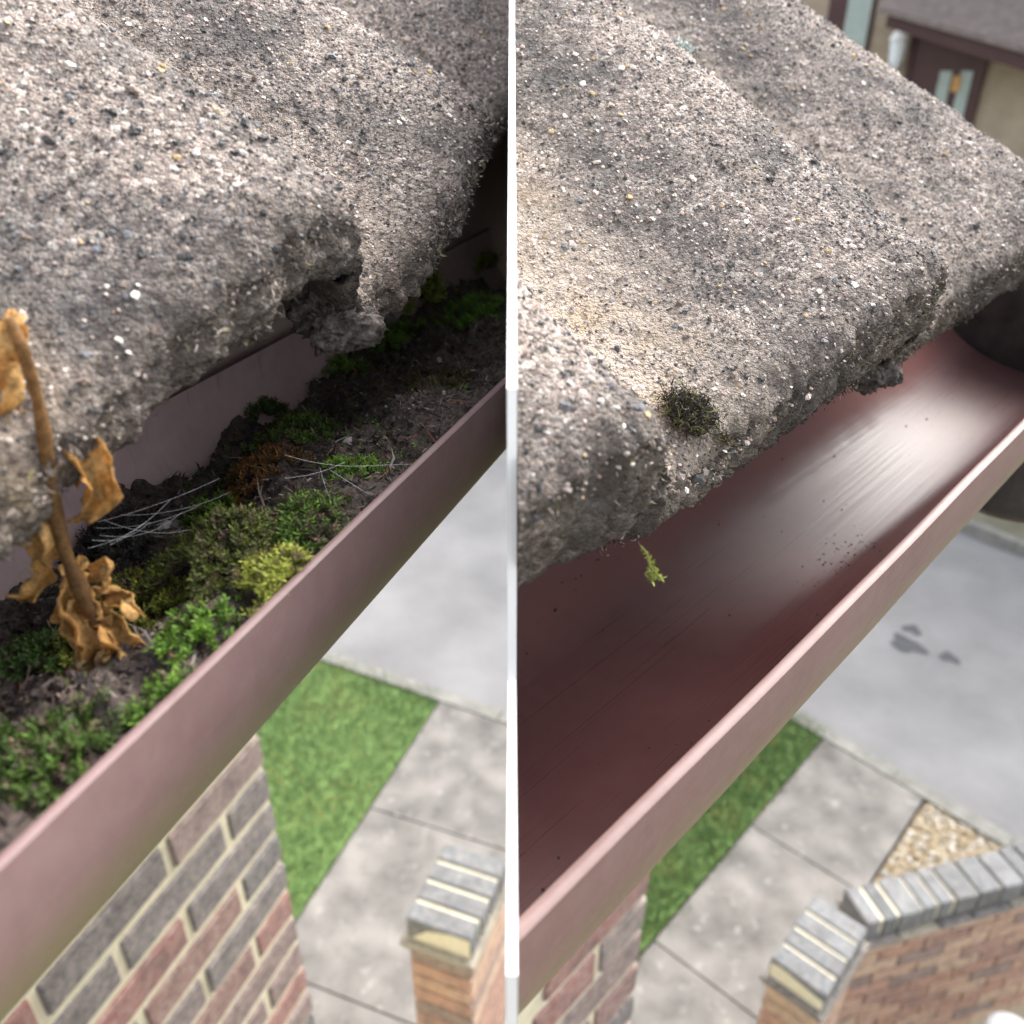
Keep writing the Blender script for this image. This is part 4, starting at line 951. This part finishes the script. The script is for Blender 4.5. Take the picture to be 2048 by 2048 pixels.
for k, (z, e) in enumerate(((zt-.125, .03), (zt-.148, .012))):
    xx = 0
    while xx < Lw-.05:
        l_ = random.uniform(.15, .2); cc = p0+d*(xx+l_/2)-nn_*TH/2; me = PB.setdefault(('cr', round(l_, 2), k), brick_mesh('creasing_tile', l_-.008, TH+2*e, .017, M['creasing'], .003)); share(me, 'creasing_tile', (cc[0], cc[1], z), gw, rzw); xx += l_
brick_wall(core, p0, d, Lw, nn_, zt-.162, 12, M['brick_tan'], depth=.05, proud=-.004+.0)
brick_wall(core, p0-nn_*TH, d, Lw, -nn_, zt-.162, 5, M['brick_tan'], depth=.05, proud=-.004)
# white round lid of a container behind the wall foot, lower right corner
s_, u_ = FB.on_level((1012, 1036), -3.55); cc = FB.P(s_, u_, -3.55)
lidroot = thing('white_tub', (cc[0], cc[1], 0), 'white plastic tub with a rounded lid in front of the garden wall', 'tub')
ring = []
prof_ = [(.0, .03), (.05, .028), (.085, .018), (.1, .0), (.1, -.03), (.092, -.032), (.085, -.5), (.07, -1.245)]
for r_, z_ in prof_: ring += [[cc[0]+r_*math.cos(t), cc[1]+r_*math.sin(t), cc[2]+z_] for t in np.linspace(0, 2*math.pi, 28, endpoint=False)]
Fr = [[i*28+j, i*28+(j+1) % 28, (i+1)*28+(j+1) % 28, (i+1)*28+j] for i in range(len(prof_)-1) for j in range(28)]
M['offwhite'] = simple('offwhite_plastic', (.4, .4, .4), (.5, .5, .5), 20, .5)
meshobj('lid', ring[:6*28], [f for f in Fr if max(f) < 6*28], M['offwhite'], lidroot, smooth=True)
meshobj('body', ring[5*28:], [[q-5*28 for q in f] for f in Fr if min(f) >= 5*28]+[[2*28+j for j in range(28)]], M['offwhite'], lidroot, smooth=True)

# ------------------------------------------------------------------ house across the road, on its raised terrace
SF = 13.0
tz = H-3.05                                   # terrace level
q = [(11.6, -.05), (12.05, tz*.85), (12.15, tz), (40, tz)]
V = [FB.P(s, u, z-H) for u in (-30, 30) for s, z in q]; n = len(q)
tag(meshobj('terrace_bank', np.array(V), [[i, i+n, i+1+n, i+1] for i in range(n-1)], M['lawn'], None, loc=(0, 0, 0)), kind='structure')
fh = thing('far_house', FB.P(SF, -4.4, tz-H), 'cream brick house across the road with brown door under a tiled porch roof', 'house')
def fbox(name, u0, u1, w0, w1, s0, s1, mat, parent):
    V = np.array([FB.P(s, u, w) for s in (s0, s1) for u in (u0, u1) for w in (w0, w1)])
    return meshobj(name, V, [[0, 1, 3, 2], [4, 6, 7, 5], [0, 4, 5, 1], [2, 3, 7, 6], [0, 2, 6, 4], [1, 5, 7, 3]], mat, parent)
fbox('wall', -9, 2.5, -3.05, 2.6, SF, SF+6, M['cream_wall'], fh)
du0, dw0 = FB.on_s((916, 48), SF); du1, _ = FB.on_s((985, 60), SF)
door = fbox('door', du0+.02, du1-.02, -2.75, dw0+.3, SF-.06, SF+.02, M['door'], fh)
fbox('door_frame', du0-.05, du0+.02, -2.8, dw0+.3, SF-.09, SF+.02, M['door'], fh); fbox('door_frame', du1-.02, du1+.05, -2.8, dw0+.3, SF-.09, SF+.02, M['door'], fh)
for pa in ((940, 952), (961, 973)):
    a0, t0 = FB.on_s((pa[0], 75), SF-.06); a1, _ = FB.on_s((pa[1], 75), SF-.06)
    fbox('pane', a0, a1, -1.9, t0+.05, SF-.075, SF-.055, M['glass'], door)
a0, t0 = FB.on_s((957, 83), SF-.06); fbox('knocker', a0-.05, a0+.05, t0-.1, t0+.08, SF-.1, SF-.055, M['brass'], door)
w0_, wt = FB.on_s((846, 20), SF); w1_, _ = FB.on_s((874, 20), SF)
win = fbox('window', w0_-.25, w1_, -1.6, 1., SF-.05, SF+.02, M['door'], fh); fbox('pane', w0_+.02, w1_-.04, -1.5, .9, SF-.062, SF-.045, M['glass'], win)
# porch roof: low slope falling to the right
pl0, pr0 = FB.on_s((888, 12), SF-.9), FB.on_s((1050, 62), SF-.9)
lo = FB.on_s((893, 26), SF-.9); dz = lo[1]-pl0[1]
uL, uR, wL, wR = pl0[0], pr0[0], pl0[1], pr0[1]
V = [FB.P(SF-.9, uL, wL), FB.P(SF-.9, uR, wR), FB.P(SF-.9, uR, wR-.16), FB.P(SF-.9, uL, wL-.16), FB.P(SF+.02, uL, wL), FB.P(SF+.02, uR, wR), FB.P(SF+.02, uR, wR-.16), FB.P(SF+.02, uL, wL-.16)]
porch = meshobj('porch_fascia', np.array(V), [[0, 1, 2, 3], [4, 7, 6, 5], [0, 4, 5, 1], [3, 2, 6, 7], [0, 3, 7, 4], [1, 5, 6, 2]], M['door'], fh)
V = [FB.P(SF-1.0, uL-.1, wL+.0), FB.P(SF-1.0, uR+.1, wR), FB.P(SF-1.0, uR+.1, wR+.06), FB.P(SF-1., uL-.1, wL+.06), FB.P(SF+.02, uL-.1, wL+.75), FB.P(SF+.02, uR+.1, wR+.75), FB.P(SF+.02, uR+.1, wR+.82), FB.P(SF+.02, uL-.1, wL+.82)]
meshobj('porch_roof', np.array(V), [[0, 1, 2, 3], [4, 7, 6, 5], [3, 2, 6, 7], [0, 4, 5, 1], [0, 3, 7, 4], [1, 5, 6, 2]], M['far_roof'], fh)
# white lantern beside the door
la, lt = FB.on_s((899, 43), SF-.2)
ln_ = thing('wall_lantern', FB.P(SF-.14, la, lt-.3), 'white lantern beside the brown door of the far house', 'lantern')
V, Fc = tube([FB.P(SF-.2, la, lt-.28), FB.P(SF-.2, la, lt-.2), FB.P(SF-.2, la, lt+.02)], [.05, .085, .11], 10); meshobj('lamp_glass', V, Fc, simple('frosted_glass', (.7, .75, .8), (.75, .8, .85), 5, .3), ln_)
V, Fc = tube([FB.P(SF-.2, la, lt+.03), FB.P(SF-.2, la, lt+.1), FB.P(SF-.2, la, lt+.19)], [.13, .1, .03], 10); meshobj('lamp_cap', V, Fc, M['white'], ln_)
fbox('bracket', la-.02, la+.02, lt-.3, lt-.26, SF-.2, SF, M['white'], ln_)
bx, bw = FB.on_s((1013, 252), 12.2)
cr = thing('storage_crate', FB.P(12.2, bx, tz-H), 'white and blue crate on the bank below the far house', 'crate')
fbox('crate_body', bx-.12, bx+.3, tz-H, bw+.1, 12.0, 12.4, M['white'], cr); fbox('crate_panel', bx+.02, bx+.12, tz-H+.05, bw+.07, 11.98, 11.995, M['blue'], cr)
